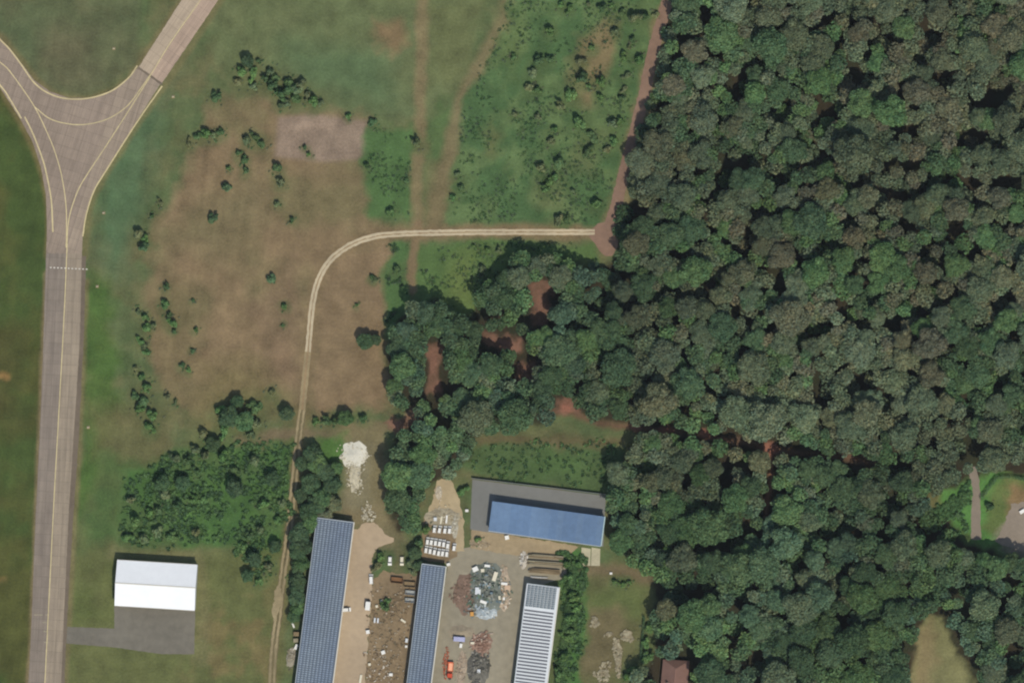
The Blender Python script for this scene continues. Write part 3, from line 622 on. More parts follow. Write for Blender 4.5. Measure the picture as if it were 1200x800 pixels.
# ---- forest: gaps in the canopy read from the photograph (x, y, r)
GAPS = [(1005, 90, 17), (970, 128, 18), (962, 122, 12), (1040, 42, 11), (1053, 50, 8), (1090, 48, 10), (1075, 70, 8), (1175, 105, 15), (1160, 112, 10), (1140, 120, 9), (1125, 155, 9), (1145, 165, 8), (1168, 170, 8), (995, 16, 7), (915, 138, 9), (905, 132, 8), (1107, 98, 7), (1060, 197, 8), (915, 195, 9), (960, 185, 10), (948, 160, 8),
        (915, 208, 11), (900, 205, 9), (990, 212, 8), (1010, 214, 8), (1060, 228, 12), (1090, 212, 9), (1112, 212, 11), (1132, 217, 11), (1145, 238, 9), (905, 248, 6), (922, 248, 7), (1025, 243, 7), (995, 262, 8), (1028, 270, 7), (965, 284, 8), (982, 288, 8), (1080, 300, 10), (1110, 283, 8), (1015, 307, 7), (995, 320, 7), (1022, 350, 8), (985, 357, 11), (1008, 378, 11), (1050, 380, 11), (1075, 367, 10), (1097, 355, 8), (1170, 358, 11), (1185, 350, 7), (960, 383, 12), (945, 390, 9),
        (885, 70, 10), (872, 78, 7), (862, 97, 11), (868, 110, 7), (872, 187, 16), (858, 195, 10), (890, 185, 9), (745, 247, 11), (733, 240, 8), (710, 312, 13), (722, 322, 12), (690, 302, 8), (835, 330, 10), (818, 345, 10), (848, 312, 8), (798, 345, 9), (775, 345, 9), (740, 356, 8), (712, 350, 8), (875, 282, 8), (887, 250, 9), (845, 220, 8), (805, 297, 7), (682, 385, 7), (652, 352, 9), (780, 260, 7),
        (755, 548, 9), (770, 545, 7), (1015, 447, 14), (1003, 452, 9), (967, 467, 9), (1040, 466, 9), (1100, 457, 9), (1170, 450, 10), (1180, 446, 8), (1142, 483, 7), (1128, 520, 8), (1145, 523, 9), (1050, 547, 11), (940, 536, 6), (975, 538, 7), (1000, 554, 9), (1195, 500, 8), (1045, 588, 13), (1062, 592, 9), (875, 557, 6), (830, 535, 6),
        (782, 690, 11), (800, 694, 12), (820, 692, 12), (836, 690, 8), (830, 642, 8), (850, 640, 9), (868, 634, 7), (775, 747, 9), (807, 750, 7), (860, 745, 13), (870, 705, 10), (887, 772, 13), (987, 618, 9), (975, 626, 8), (937, 660, 10), (948, 640, 9), (928, 658, 8), (987, 672, 9), (1080, 618, 10), (1100, 622, 12), (1120, 626, 11), (1145, 636, 14), (1177, 642, 9), (1090, 697, 8), (1135, 686, 8), (1122, 793, 11), (1108, 795, 8), (1187, 786, 10), (770, 640, 7), (735, 650, 6), (905, 690, 6), (730, 600, 5)]
GA = np.array(GAPS, float)
EXCL = [GARDEN, CLEARING, HOUSEPOLY] + list(RED_PATCH.values())
FIXED = [  # prominent crowns that can be made out one by one
    (1058, 32, 15, 'fresh green'), (1010, 122, 18, 'fresh green'), (1045, 132, 20, 'fresh green'), (1075, 108, 17, 'brownish'), (1105, 70, 15, 'olive'), (1112, 125, 15, 'brownish'), (1180, 140, 18, 'grey green'), (1160, 140, 14, 'fresh green'), (960, 95, 17, 'fresh green'), (1030, 72, 14, 'fresh green'), (1140, 55, 19, 'grey green'), (930, 40, 18, 'grey green'), (1005, 40, 13, 'brownish'), (1100, 15, 17, 'olive'), (1165, 30, 16, 'brownish'), (900, 20, 17, 'olive'),
    (970, 222, 15, 'olive'), (920, 230, 14, 'grey green'), (1000, 240, 14, 'grey green'), (1085, 240, 16, 'olive'), (1120, 245, 16, 'brownish'), (1170, 230, 14, 'brownish'), (1190, 250, 13, 'fresh green'), (955, 318, 18, 'fresh green'), (930, 350, 16, 'grey green'), (1050, 315, 17, 'fresh green'), (1030, 330, 14, 'fresh green'), (1085, 320, 15, 'brownish'), (1120, 310, 16, 'fresh green'), (1175, 325, 15, 'olive'), (1190, 365, 13, 'grey green'), (1028, 372, 12, 'grey green'), (1130, 360, 17, 'dark green'), (1013, 268, 10, 'olive'), (1032, 283, 9, 'brownish'),
    (815, 318, 19, 'fresh green'), (790, 325, 15, 'fresh green'), (745, 285, 16, 'olive'), (770, 310, 13, 'grey green'), (870, 320, 16, 'olive'), (800, 230, 18, 'grey green'), (770, 250, 13, 'grey green'), (875, 225, 15, 'grey green'), (885, 110, 15, 'fresh green'), (875, 130, 15, 'grey green'), (860, 150, 15, 'olive'), (790, 100, 15, 'brownish'), (815, 60, 16, 'brownish'),
    (1015, 485, 18, 'olive'), (975, 490, 14, 'olive'), (1090, 440, 16, 'brownish'), (1130, 450, 13, 'fresh green'), (1060, 420, 16, 'olive'), (1060, 510, 18, 'grey green'), (1170, 475, 15, 'grey green'), (1160, 505, 16, 'olive'), (1180, 415, 17, 'grey green'), (920, 420, 13, 'fresh green'), (800, 540, 15, 'grey green'), (725, 555, 15, 'grey green'), (820, 555, 14, 'fresh green'), (860, 585, 18, 'fresh green'), (1083, 545, 8, 'brownish'), (890, 540, 15, 'olive'),
    (800, 655, 19, 'grey green'), (865, 665, 21, 'dark green'), (785, 625, 15, 'dark green'), (810, 722, 20, 'fresh green'), (830, 712, 16, 'fresh green'), (780, 715, 14, 'olive'), (950, 610, 15, 'grey green'), (1060, 640, 17, 'grey green'), (1100, 650, 17, 'grey green'), (1040, 650, 16, 'dark green'), (1170, 665, 15, 'fresh green'), (1130, 655, 14, 'grey green'), (960, 700, 20, 'bluish green'), (1010, 700, 19, 'fresh green'), (940, 740, 18, 'dark green'), (1000, 750, 20, 'dark green'), (1050, 720, 18, 'dark green'), (1155, 710, 19, 'grey green'), (1180, 740, 17, 'olive'), (1140, 740, 13, 'dark green'),
    (610, 325, 15, 'grey green'), (655, 325, 15, 'grey green'), (630, 312, 12, 'grey green'), (588, 350, 15, 'dark green'), (570, 352, 11, 'dark green'), (497, 366, 14, 'bluish green'), (474, 388, 14, 'bluish green'), (535, 384, 14, 'dark green'), (555, 386, 12, 'dark green'), (470, 430, 17, 'fresh green'), (462, 455, 12, 'fresh green'), (540, 420, 15, 'fresh green'), (575, 430, 15, 'dark green'), (645, 440, 15, 'dark green'), (635, 458, 13, 'dark green'), (700, 460, 16, 'grey green'), (725, 478, 13, 'dark green')]
def forest_prob(px, py):
    if py > 590 and px > 700: return ['fresh green', 'dark green', 'dark green', 'bluish green', 'grey green', 'dark green']
    if px < 740 and py > 290: return ['dark green', 'fresh green', 'dark green', 'grey green', 'bluish green', 'dark green']
    if py < 440 and px > 860: return ['grey green', 'olive', 'brownish', 'grey green', 'fresh green', 'grey green', 'dark green']
    return ['grey green', 'olive', 'grey green', 'fresh green', 'grey green', 'dark green']
prng = random.Random(5)
def pick_tint(x, y):
    """crowns of one kind stand together: the choice drifts slowly across the forest"""
    L = forest_prob(x, y); v = float(fnoise(np.array([x * 1.0]), np.array([y * 1.0]), 70, 41, 2)[0])
    return L[int(max(0, min(.999, (v - .25) * 2 + prng.uniform(-.32, .32))) * len(L))]
def forest_sites(n, margin):
    x = np.array([prng.uniform(440, 1200 + margin) for _ in range(n)]); y = np.array([prng.uniform(-margin, 800 + margin) for _ in range(n)])
    ex = np.full(n, -1e9)
    for p in EXCL: ex = np.maximum(ex, sdf(x, y, p))
    gap = np.full(n, 1e9)
    for g in GAPS: gap = np.minimum(gap, np.hypot(x - g[0], y - g[1]) - g[2])
    return x, y, sdf(x, y, FOREST), ex, np.minimum(ldist(x, y, FOREST_PATH) - 3, ldist(x, y, RED_PATH) - 3), gap
PL = [(x, y, r) for x, y, r, t in FIXED]
for x, y, r, t in FIXED: place_tree(x, y, r, t, prng.uniform(1.0, 1.25), prng)
# a taller tree stands on the sunny side of every dark gap
gx, gy = GA[:, 0] + .38 * (GA[:, 2] + 9), GA[:, 1] + .9 * (GA[:, 2] + 9)
gF = sdf(gx, gy, FOREST); gE = np.full(len(gx), -1e9)
for p in EXCL: gE = np.maximum(gE, sdf(gx, gy, p))
for i in range(len(gx)):
    r = prng.uniform(11.5, 16)
    if gF[i] < r * .4 or gE[i] > -r * .7 or min(ldist(gx[i:i + 1], gy[i:i + 1], FOREST_PATH)[0], ldist(gx[i:i + 1], gy[i:i + 1], RED_PATH)[0]) < r * .6: continue
    if ((GA[:, 0] - gx[i]) ** 2 + (GA[:, 1] - gy[i]) ** 2 < (GA[:, 2] + r * .55) ** 2).any(): continue
    if any((gx[i] - a) ** 2 + (gy[i] - b) ** 2 < ((r + c) * .5) ** 2 for a, b, c in PL): continue
    PL.append((gx[i], gy[i], r)); place_tree(gx[i], gy[i], r, pick_tint(gx[i], gy[i]), prng.uniform(1.15, 1.4), prng)
X, Y, DF, EX, DP, DG = forest_sites(12000, 18)
for k in range(12000):
    if len(TREES) >= 300: break
    r = prng.triangular(12, 27, 16) if k < 5000 else prng.triangular(9, 15, 11)
    if DF[k] < r * .5 or EX[k] > -r * .8 or DP[k] < r * .5 or DG[k] < r * .6: continue
    P = np.array(PL)
    if ((P[:, 0] - X[k]) ** 2 + (P[:, 1] - Y[k]) ** 2 < ((P[:, 2] + r) * .60) ** 2).any(): continue
    PL.append((X[k], Y[k], r)); place_tree(X[k], Y[k], r, pick_tint(X[k], Y[k]), prng.uniform(.9, 1.12) * (.62 if DF[k] < r * 1.3 and X[k] > 700 and Y[k] < 290 else 1), prng)
print('forest trees', len(TREES))
# smaller crowns that close the canopy between them: nobody could count them
def build_understorey():
    V, F, C = [], [], []; n = 0; P = np.array(PL); Q = np.zeros((1, 3)); Q[0] = -999
    base = []
    for i in range(6):
        g = np.random.default_rng(500 + i); base.append(leaf_cloud(g, tree_lobes(g, 7), 430, 0.135, .8, jag=.16))
    X, Y, DF, EX, DP, DG = forest_sites(34000, 30); cnt = 0
    for k in range(34000):
        if cnt >= 2100: break
        r = prng.uniform(7.5, 12.5); dg = DG[k]
        if DF[k] < r * .3 or EX[k] > -r * .55 or DP[k] < r * .42: continue
        if dg < -2 and prng.random() < .85: continue
        if ((P[:, 0] - X[k]) ** 2 + (P[:, 1] - Y[k]) ** 2 < (P[:, 2] * .52 + r * .05) ** 2).any(): continue
        if ((Q[:, 0] - X[k]) ** 2 + (Q[:, 1] - Y[k]) ** 2 < ((Q[:, 2] + r) * .345) ** 2).any(): continue
        Q = np.vstack([Q, np.array([[X[k], Y[k], r]])]); cnt += 1
        h = prng.uniform(1.5, 4.0) if dg < r * .3 or (DF[k] < r * 1.1 and X[k] > 700 and Y[k] < 290) else prng.uniform(8.5, 13.0)
        v, f, c = base[cnt % 6]; rad = r * S; p = W(X[k], Y[k], h); a = prng.uniform(0, 6.28)
        ca, sa = math.cos(a), math.sin(a); q = v * rad
        q = np.stack([q[:, 0] * ca - q[:, 1] * sa + p.x, q[:, 0] * sa + q[:, 1] * ca + p.y, np.maximum(q[:, 2] + h, .05)], 1)
        tc = np.array(tint_of(pick_tint(X[k], Y[k]), prng)[:3]) * (.62 + .8 * float(fnoise(X[k:k + 1], Y[k:k + 1], 95, 61, 2)[0]))
        V.append(q); F.append(f + n); C.append(c * tc); n += len(q)
    print('understorey', cnt)
    o = link_mesh('forest_understorey', np_mesh('forest_understorey', np.concatenate(V), np.concatenate(F), LEAF, np.concatenate(C)))
    tag(o, 'smaller crowns and undergrowth filling the forest between the big trees', 'undergrowth', kind='stuff')
build_understorey()
NFOREST = len(TREES)

# ---- trees outside the forest
for x, y, r, t in ((290, 72, 8, 'dark green'), (268, 488, 13, 'dark green'), (286, 494, 12, 'fresh green'), (278, 470, 8, 'dark green'), (250, 520, 9, 'dark green'),
                   (366, 532, 12, 'dark green'), (380, 552, 12, 'dark green'), (364, 566, 12, 'dark green'), (378, 582, 12, 'fresh green'), (360, 598, 11, 'dark green'), (382, 603, 9, 'olive'), (360, 624, 12, 'dark green'), (357, 645, 11, 'dark green'), (350, 664, 9, 'dark green'), (348, 690, 9, 'dark green'), (349, 712, 9, 'fresh green'), (372, 612, 11, 'fresh green'), (372, 543, 12, 'fresh green'), (389, 567, 11, 'dark green'), (370, 592, 12, 'dark green'), (352, 580, 9, 'dark green'), (391, 590, 10, 'olive'), (354, 543, 9, 'dark green'), (394, 548, 8, 'fresh green'), (365, 640, 11, 'dark green'), (362, 660, 10, 'fresh green'), (358, 680, 10, 'dark green'), (356, 700, 10, 'dark green'), (352, 722, 8, 'dark green'), (346, 630, 9, 'dark green'), (490, 662, 7, 'dark green'),
                   (405, 490, 10, 'fresh green'), (428, 400, 10, 'dark green'), (440, 398, 7, 'dark green'), (336, 484, 9, 'dark green'), (275, 572, 11, 'dark green'), (190, 566, 10, 'dark green'), (214, 566, 9, 'dark green'), (298, 655, 9, 'dark green'), (318, 560, 9, 'dark green'), (322, 640, 8, 'dark green'), (290, 674, 8, 'dark green'),
                   (486, 648, 8, 'dark green')):
    if x > 350 and x < 374 and y > 600: x -= 8
    place_tree(x, y, r * 1.05, t, 1.1, prng, True)

# ---- shrubs one by one (x, y, r)
for x, y, r in SH: place_shrub(x, y, r * 1.12, 'fresh green' if x > 640 and y > 640 else None, prng)
for x, y, r in ((266, 218, 7), (168, 290, 8), (248, 256, 7), (319, 327, 7)): place_shrub(x, y, r, 'bluish green', prng)

# ---- low tussocks and brambles of the rough fields (uncountable)
def build_rough(name, label, polys, n, r0, r1, tint, seed, flat=.7, gain=1.25, lo_=.28):
    rng = np.random.default_rng(seed); V, F, C = [], [], []; k = 0
    base = leaf_cloud(np.random.default_rng(900 + seed), [(0, 0, .1, .8, flat)], 12, .5, .35)
    for poly, share in polys:
        P = np.array(poly, float); lo, hi = P.min(0), P.max(0); c = 0
        X = rng.uniform(lo[0], hi[0], 9000); Y = rng.uniform(lo[1], hi[1], 9000)
        dens = fnoise(X, Y, 26, seed + 3); ok = (sdf(X + (fnoise(X, Y, 24, seed + 7) - .5) * 34, Y + (fnoise(X, Y, 24, seed + 11) - .5) * 34, poly) > 1) & (dens > rng.uniform(lo_, .64, 9000)); X, Y = X[ok], Y[ok]
        for x, y in list(zip(X, Y))[:int(n * share)]:
            v, f, cc = base; rad = rng.uniform(r0, r1) * S; p = W(x, y); a = rng.uniform(0, 6.28); ca, sa = math.cos(a), math.sin(a); q = v * rad
            q = np.stack([q[:, 0] * ca - q[:, 1] * sa + p.x, q[:, 0] * sa + q[:, 1] * ca + p.y, np.maximum(q[:, 2], 0.02)], 1)
            V.append(q); F.append(f + k); k += len(q); C.append(cc * lin(TINTS[tint[int(rng.integers(len(tint)))]]) * gain * rng.uniform(.8, 1.18))
    o = link_mesh(name, np_mesh(name, np.concatenate(V), np.concatenate(F), LEAF, np.concatenate(C)))
    tag(o, label, 'undergrowth', kind='stuff')
build_rough('rough_grass', 'rough tussocks across the lush field beside the red track', [([(612, -30), (774, -30), (742, 130), (704, 262), (528, 262), (546, 120)], .7), ([(488, 284), (696, 284), (640, 298), (560, 362), (500, 362)], .15), ([(430, 150), (482, 150), (482, 255), (432, 250)], .08), ([(452, 286), (478, 286), (476, 350), (454, 390)], .07)], 2300, 0.9, 2.3, ['fresh green', 'fresh green', 'grey green'], 31, .3, 1.2, .46)
def build_weeds():
    rng = np.random.default_rng(64); V, F, C = [], [], []; k = 0; b = leaf_cloud(np.random.default_rng(964), [(0, 0, .15, .8, .6)], 14, .42, .5)
    for x, y, r in SH:
        for q in range(int(rng.integers(3, 8))):
            a = rng.uniform(0, 6.28); d = r * rng.uniform(.7, 2.0); rad = rng.uniform(.9, 2.0) * S; p = W(x + d * math.cos(a), y + d * math.sin(a)); v, f, cc = b
            w_ = v * rad; V.append(np.stack([w_[:, 0] + p.x, w_[:, 1] + p.y, np.maximum(w_[:, 2], .02)], 1)); F.append(f + k); k += len(v)
            C.append(cc * lin(TINTS[['olive', 'fresh green', 'grey green'][int(rng.integers(3))]]) * rng.uniform(.9, 1.4))
    tag(link_mesh('field_weeds', np_mesh('field_weeds', np.concatenate(V), np.concatenate(F), LEAF, np.concatenate(C))), 'low weeds growing around the scattered shrubs', 'weeds', kind='stuff')
build_weeds()
build_rough('court_scrub', 'rough dark scrub behind the blue building', [([(546, 524), (600, 512), (700, 514), (726, 530), (714, 574), (556, 556)], .8)], 300, 1.4, 3.0, ['fresh green', 'dark green'], 34, .25, 1.35)
build_rough('bramble_scrub', 'dense green brambles between the hangar and the farm track', [(SCRUB, .9), ([(660, 645), (688, 650), (686, 740), (664, 830), (648, 830), (658, 720)], .3)], 1500, 2.0, 4.2, ['fresh green', 'dark green', 'fresh green'], 32, .45, 1.5)
build_rough('garden_bushes', 'bright green bushes beside the garden driveway', [([(1096, 580), (1120, 578), (1136, 556), (1137, 620), (1120, 626), (1094, 602)], .5)], 500, 2.0, 4.0, ['fresh green'], 33)

# ------------------------------------------------------------------ buildings
def frame(p0, p1):
    """local axes: origin p0, u towards p1, v to the left of u"""
    u = (p1 - p0); u.z = 0; L = u.length; u.normalize(); return u, Vector((-u.y, u.x, 0)), L
class Local:
    def __init__(s, o, u, v): s.o, s.u, s.v = o, u, v
    def __call__(s, a, b, z): p = s.o + s.u * a + s.v * b; return (p.x, p.y, z)
def quadslab(mb, L, pts, th):
    """slab under the quad of local points (a, b, z)"""
    top = [L(*p) for p in pts]; bot = [(x, y, z - th) for x, y, z in top]
    mb.add(bot + top, [(3, 2, 1, 0), (4, 5, 6, 7), (0, 1, 5, 4), (1, 2, 6, 5), (2, 3, 7, 6), (3, 0, 4, 7)])

def hangar():
    H0, H1 = 6.0, 8.6
    sw, se, nw = W(134.2, 709, H0), W(228.2, 714.8, H0), W(137.4, 655.8, H0)
    u, v, L = frame(sw, se); D = abs((nw - sw).dot(v)); base = sw.copy(); base.z = 0
    t = empty('hangar', base); tag(t, 'white gabled hangar with a grey apron beside the taxiway', 'hangar')
    lo = Local(Vector((0, 0, 0)), u, v)
    mb = MB(); o = 0.35
    w_ = [lo(o, o, 0), lo(L - o, o, 0), lo(L - o, D - o, 0), lo(o, D - o, 0)]
    e0 = H0 - .25
    g = [lo(o, o, e0), lo(L - o, o, e0), lo(L - o, D / 2, H1 - .3), lo(L - o, D - o, e0), lo(o, D - o, e0), lo(o, D / 2, H1 - .3)]
    mb.add(w_ + g, [(0, 1, 5, 4), (1, 2, 7, 6, 5), (2, 3, 8, 7), (3, 0, 4, 9, 8), (3, 2, 1, 0)]); mb.build('wall', M_WALLW, t)
    for k, (b0, z0, b1, z1) in enumerate(((0, H0, D / 2, H1), (D / 2, H1, D, H0))):
        mb = MB(); quadslab(mb, lo, [(0, b0, z0), (L, b0, z0), (L, b1, z1), (0, b1, z1)], .14)
        r = mb.build('roof', M_ROOFW, t)
        rb = MB(); n = 38
        for i in range(n + 1):
            a = L * i / n; a0, a1 = max(0, a - .04), min(L, a + .04)
            quadslab(rb, lo, [(a0, b0 + .02, z0 + .05), (a1, b0 + .02, z0 + .05), (a1, b1 - .02, z1 + .05), (a0, b1 - .02, z1 + .05)], .05)
        tag(rb.build('rib', M_ROOFW, r), kind='stuff')
    mb = MB(); quadslab(mb, lo, [(-.05, D / 2 - .28, H1 + .06), (L + .05, D / 2 - .28, H1 + .06), (L + .05, D / 2, H1 + .14), (-.05, D / 2, H1 + .14)], .08)
    quadslab(mb, lo, [(-.05, D / 2, H1 + .14), (L + .05, D / 2, H1 + .14), (L + .05, D / 2 + .28, H1 + .06), (-.05, D / 2 + .28, H1 + .06)], .08); mb.build('ridge_cap', M_TRIM, t)
    for b in (-.12, D + .12):
        mb = MB(); quadslab(mb, lo, [(0, b - .1, H0 - .05), (L, b - .1, H0 - .05), (L, b + .1, H0 - .05), (0, b + .1, H0 - .05)], .14); mb.build('gutter', M_TRIM, t)
    for k in range(4):
        a0 = 2.5 + k * (L - 5) / 4; a1 = a0 + (L - 5) / 4 - .2; mb = MB(); quadslab(mb, lo, [(a0, .25, 5.0), (a1, .25, 5.0), (a1, .33, 5.0), (a0, .33, 5.0)], 4.95); d = mb.build('door', M_GREYWALL, t)
hangar()

def long_shed(name, label, tl, tr, slope, ylen, H, rise, mode):
    """shed with its length running down the picture; tl/tr = top corners of the roof in pixels"""
    a, b = W(*tl, H), W(*tr, H); dn = W(tl[0] + slope * ylen, tl[1] + ylen, H)
    u, _, L = frame(a, dn); v = Vector((-u.y, u.x, 0)); D = (b - a).dot(v)
    base = a.copy(); base.z = 0; t = empty(name, base); tag(t, label, 'shed', 'long sheds of the scrapyard'); lo = Local(Vector((0, 0, 0)), u, v)
    def zz(q): return H + rise * (1 - q / D)          # the left eave is the higher one
    mb = MB(); o = .25
    vs = [lo(o, o, 0), lo(L - o, o, 0), lo(L - o, D - o, 0), lo(o, D - o, 0), lo(o, o, zz(o) - .2), lo(L - o, o, zz(o) - .2), lo(L - o, D - o, zz(D - o) - .2), lo(o, D - o, zz(D - o) - .2)]
    mb.add(vs, [(3, 2, 1, 0), (0, 1, 5, 4), (1, 2, 6, 5), (2, 3, 7, 6), (3, 0, 4, 7), (4, 5, 6, 7)]); mb.build('wall', M_GREYWALL, t)
    mb = MB(); quadslab(mb, lo, [(0, 0, zz(0)), (L, 0, zz(0)), (L, D, zz(D)), (0, D, zz(D))], .18); roof = mb.build('roof', M_ROOFDK if mode == 'solar' else M_ROOFLT, t)
    rng = np.random.default_rng(int(tl[0]))
    def panels(a0, a1, b0, b1, pa, pb, ga, gb, cols, par, nm='solar_panel'):
        V, F, C = [], [], []; k = 0; na = int((a1 - a0) / pa); nb = int(round((b1 - b0) / pb)); pb = (b1 - b0) / nb
        for i in range(na):
            for j in range(nb):
                x0 = a0 + i * pa; y0 = b0 + j * pb; x1 = x0 + pa - ga; y1 = y0 + pb - gb; lift = .07 + rng.uniform(0, .02)
                q = [lo(x0, y0, zz(y0) + lift), lo(x1, y0, zz(y0) + lift), lo(x1, y1, zz(y1) + lift), lo(x0, y1, zz(y1) + lift)]
                bt = [(p[0], p[1], p[2] - lift + .002) for p in q]; V += bt + q
                F += [(k + 4, k + 5, k + 6, k + 7), (k, k + 1, k + 5, k + 4), (k + 1, k + 2, k + 6, k + 5), (k + 2, k + 3, k + 7, k + 6), (k + 3, k, k + 4, k + 7)]
                big = .5 + .5 * math.sin(i * .09 + j * .5 + tl[0]); c = lin(cols[0]) * (1 - big) + lin(cols[1]) * big
                C += [c * KA * rng.uniform(.92, 1.08)] * 8; k += 8
        o_ = link_mesh(nm, np_mesh(nm, np.array(V), np.array(F), M_PANEL, np.array(C)), None, par); tag(o_, kind='stuff'); return o_
    if mode == 'solar':
        panels(.7, L - .4, .45, D - .75, 1.03, 1.68, .30, .28, ((124, 137, 156), (136, 148, 161)), roof)
    else:
        n0 = 11.2
        panels(.5, n0, .6, D - .9, 1.03, 1.68, .12, .16, ((126, 136, 142), (120, 130, 138)), roof)
        k = 0; x = n0 + .9
        while x < L - 1.2:
            mb = MB(); quadslab(mb, lo, [(x, .45, zz(.45) + .10), (x + .82, .45, zz(.45) + .04), (x + .82, D - 1.15, zz(D - 1.15) + .04), (x, D - 1.15, zz(D - 1.15) + .10)], .035)
            mb.build('panel_row', MATS['stripe_panel'], roof); x += 1.6
    for nm, q in (('gutter', [(-.1, D - .05, zz(D) + .08), (L, D - .05, zz(D) + .08), (L, D + .42, zz(D) + .08), (-.1, D + .42, zz(D) + .08)]),
                  ('verge_trim', [(-.12, 0, zz(0) + .08), (.3, 0, zz(0) + .08), (.3, D - .06, zz(D) + .08), (-.12, D - .06, zz(D) + .08)]),
                  ('eave_trim', [(.31, -.1, zz(0) + .05), (L, -.1, zz(0) + .05), (L, .2, zz(0) + .05), (.31, .2, zz(0) + .05)])):
        mb = MB(); quadslab(mb, lo, q, .16); mb.build(nm, M_TRIM if nm == 'gutter' else MATS['dull_trim'], t)
    return t
surf('stripe_panel', (92, 96, 104), 0.45, 0.1, 0.6, spec=0.4); surf('dull_trim', (166, 174, 180), 0.6, 0.08, 0.6)
long_shed('solar_shed', 'widest long shed covered in blue-grey solar panels, beside the farm track', (371.5, 606), (414.5, 611.5), -.131, 225, 5.2, .8, 'solar')
long_shed('solar_shed', 'narrow long shed covered in blue-grey solar panels, below the rows of white cars', (494.5, 660), (522.5, 663.2), -.127, 172, 5.0, .5, 'solar')
long_shed('striped_shed', 'long shed with white and grey striped roof, right of the scrap heaps', (617.5, 683), (655.5, 687.5), -.128, 150, 5.0, .5, 'stripe')

def blue_building():
    H = 5.6
    nw, ne, sw, se = W(576, 586.7, H), W(706.5, 602.8, H), W(572.3, 621.4, H), W(703.8, 639.5, H)
    base = sw.copy(); base.z = 0; t = empty('warehouse', base); tag(t, 'warehouse with a blue sheet roof on a grey paved court', 'warehouse')
    u, v, L = frame(sw, se); D = (nw - sw).dot(v); lo = Local(Vector((0, 0, 0)), u, v)
    zz = lambda b: H - .5 + .9 * b / D
    mb = MB(); o = .3
    mb.add([lo(o, o, 0), lo(L - o, o, 0), lo(L - o, D - o, 0), lo(o, D - o, 0), lo(o, o, zz(o) - .15), lo(L - o, o, zz(o) - .15), lo(L - o, D - o, zz(D - o) - .15), lo(o, D - o, zz(D - o) - .15)],
           [(3, 2, 1, 0), (0, 1, 5, 4), (1, 2, 6, 5), (2, 3, 7, 6), (3, 0, 4, 7), (4, 5, 6, 7)]); mb.build('wall', M_BLUEWALL, t)
    mb = MB(); quadslab(mb, lo, [(0, 0, zz(0)), (L, 0, zz(0)), (L, D, zz(D)), (0, D, zz(D))], .14); r = mb.build('roof', M_BLUE, t)
    rng = random.Random(3); n = 17
    for i in range(n):                                   # roof sheets, each a little off the next
        a0, a1 = L * i / n + .02, L * (i + 1) / n - .02; h = .03 + rng.uniform(0, .03)
        mb = MB(); quadslab(mb, lo, [(a0, .05, zz(.05) + h), (a1, .05, zz(.05) + h), (a1, D - .05, zz(D - .05) + h), (a0, D - .05, zz(D - .05) + h)], .026)
        mb.build('roof_sheet', MATS[rng.choice(['blue_a', 'blue_b', 'blue_c'])], r)
    mb = MB(); quadslab(mb, lo, [(L + .02, 0, zz(0)), (L + .45, 0, zz(0)), (L + .45, D, zz(D)), (L + .02, D, zz(D))], .3); mb.build('verge_trim', MATS['teal_trim'], t)
    mb = MB(); quadslab(mb, lo, [(0, -.35, zz(0)), (L, -.35, zz(0)), (L, -.02, zz(0)), (0, -.02, zz(0))], .25); mb.build('gutter', MATS['dull_trim'], t)
    for k in range(5):
        a = 4 + k * (L - 8) / 5; mb = MB(); quadslab(mb, lo, [(a, .18, 4.0), (a + 4, .18, 4.0), (a + 4, .28, 4.0), (a, .28, 4.0)], 3.95); mb.build('door', M_GREYWALL, t)
surf('blue_a', (90, 117, 150), 0.55, 0.14, 0.35); surf('blue_b', (92, 119, 152), 0.55, 0.14, 0.35); surf('blue_c', (95, 121, 152), 0.55, 0.14, 0.35); surf('teal_trim', (176, 200, 200), 0.6, 0.05, 0.6)
blue_building()

def low_wall(name, label, pts, h, th, m):
    P = [W(*p) for p in pts]; t = empty(name, P[0]); tag(t, label, 'wall')
    for i in range(len(P) - 1):
        d = P[i + 1] - P[i]; n = max(1, int(d.length / 4))
        for k in range(n):
            c = P[i] + d * (k + .5) / n - P[0]; l = d.length / n
            MB().box((c.x, c.y, h / 2 + .05), (l - .03, th, h), math.atan2(d.y, d.x)).build('wall_panel', m, t)
    return t
low_wall('boundary_wall', 'low grey wall along the top edge of the paved court', [(553, 560), (640, 570.4), (711, 579.2)], 1.9, .25, M_GREYWALL)

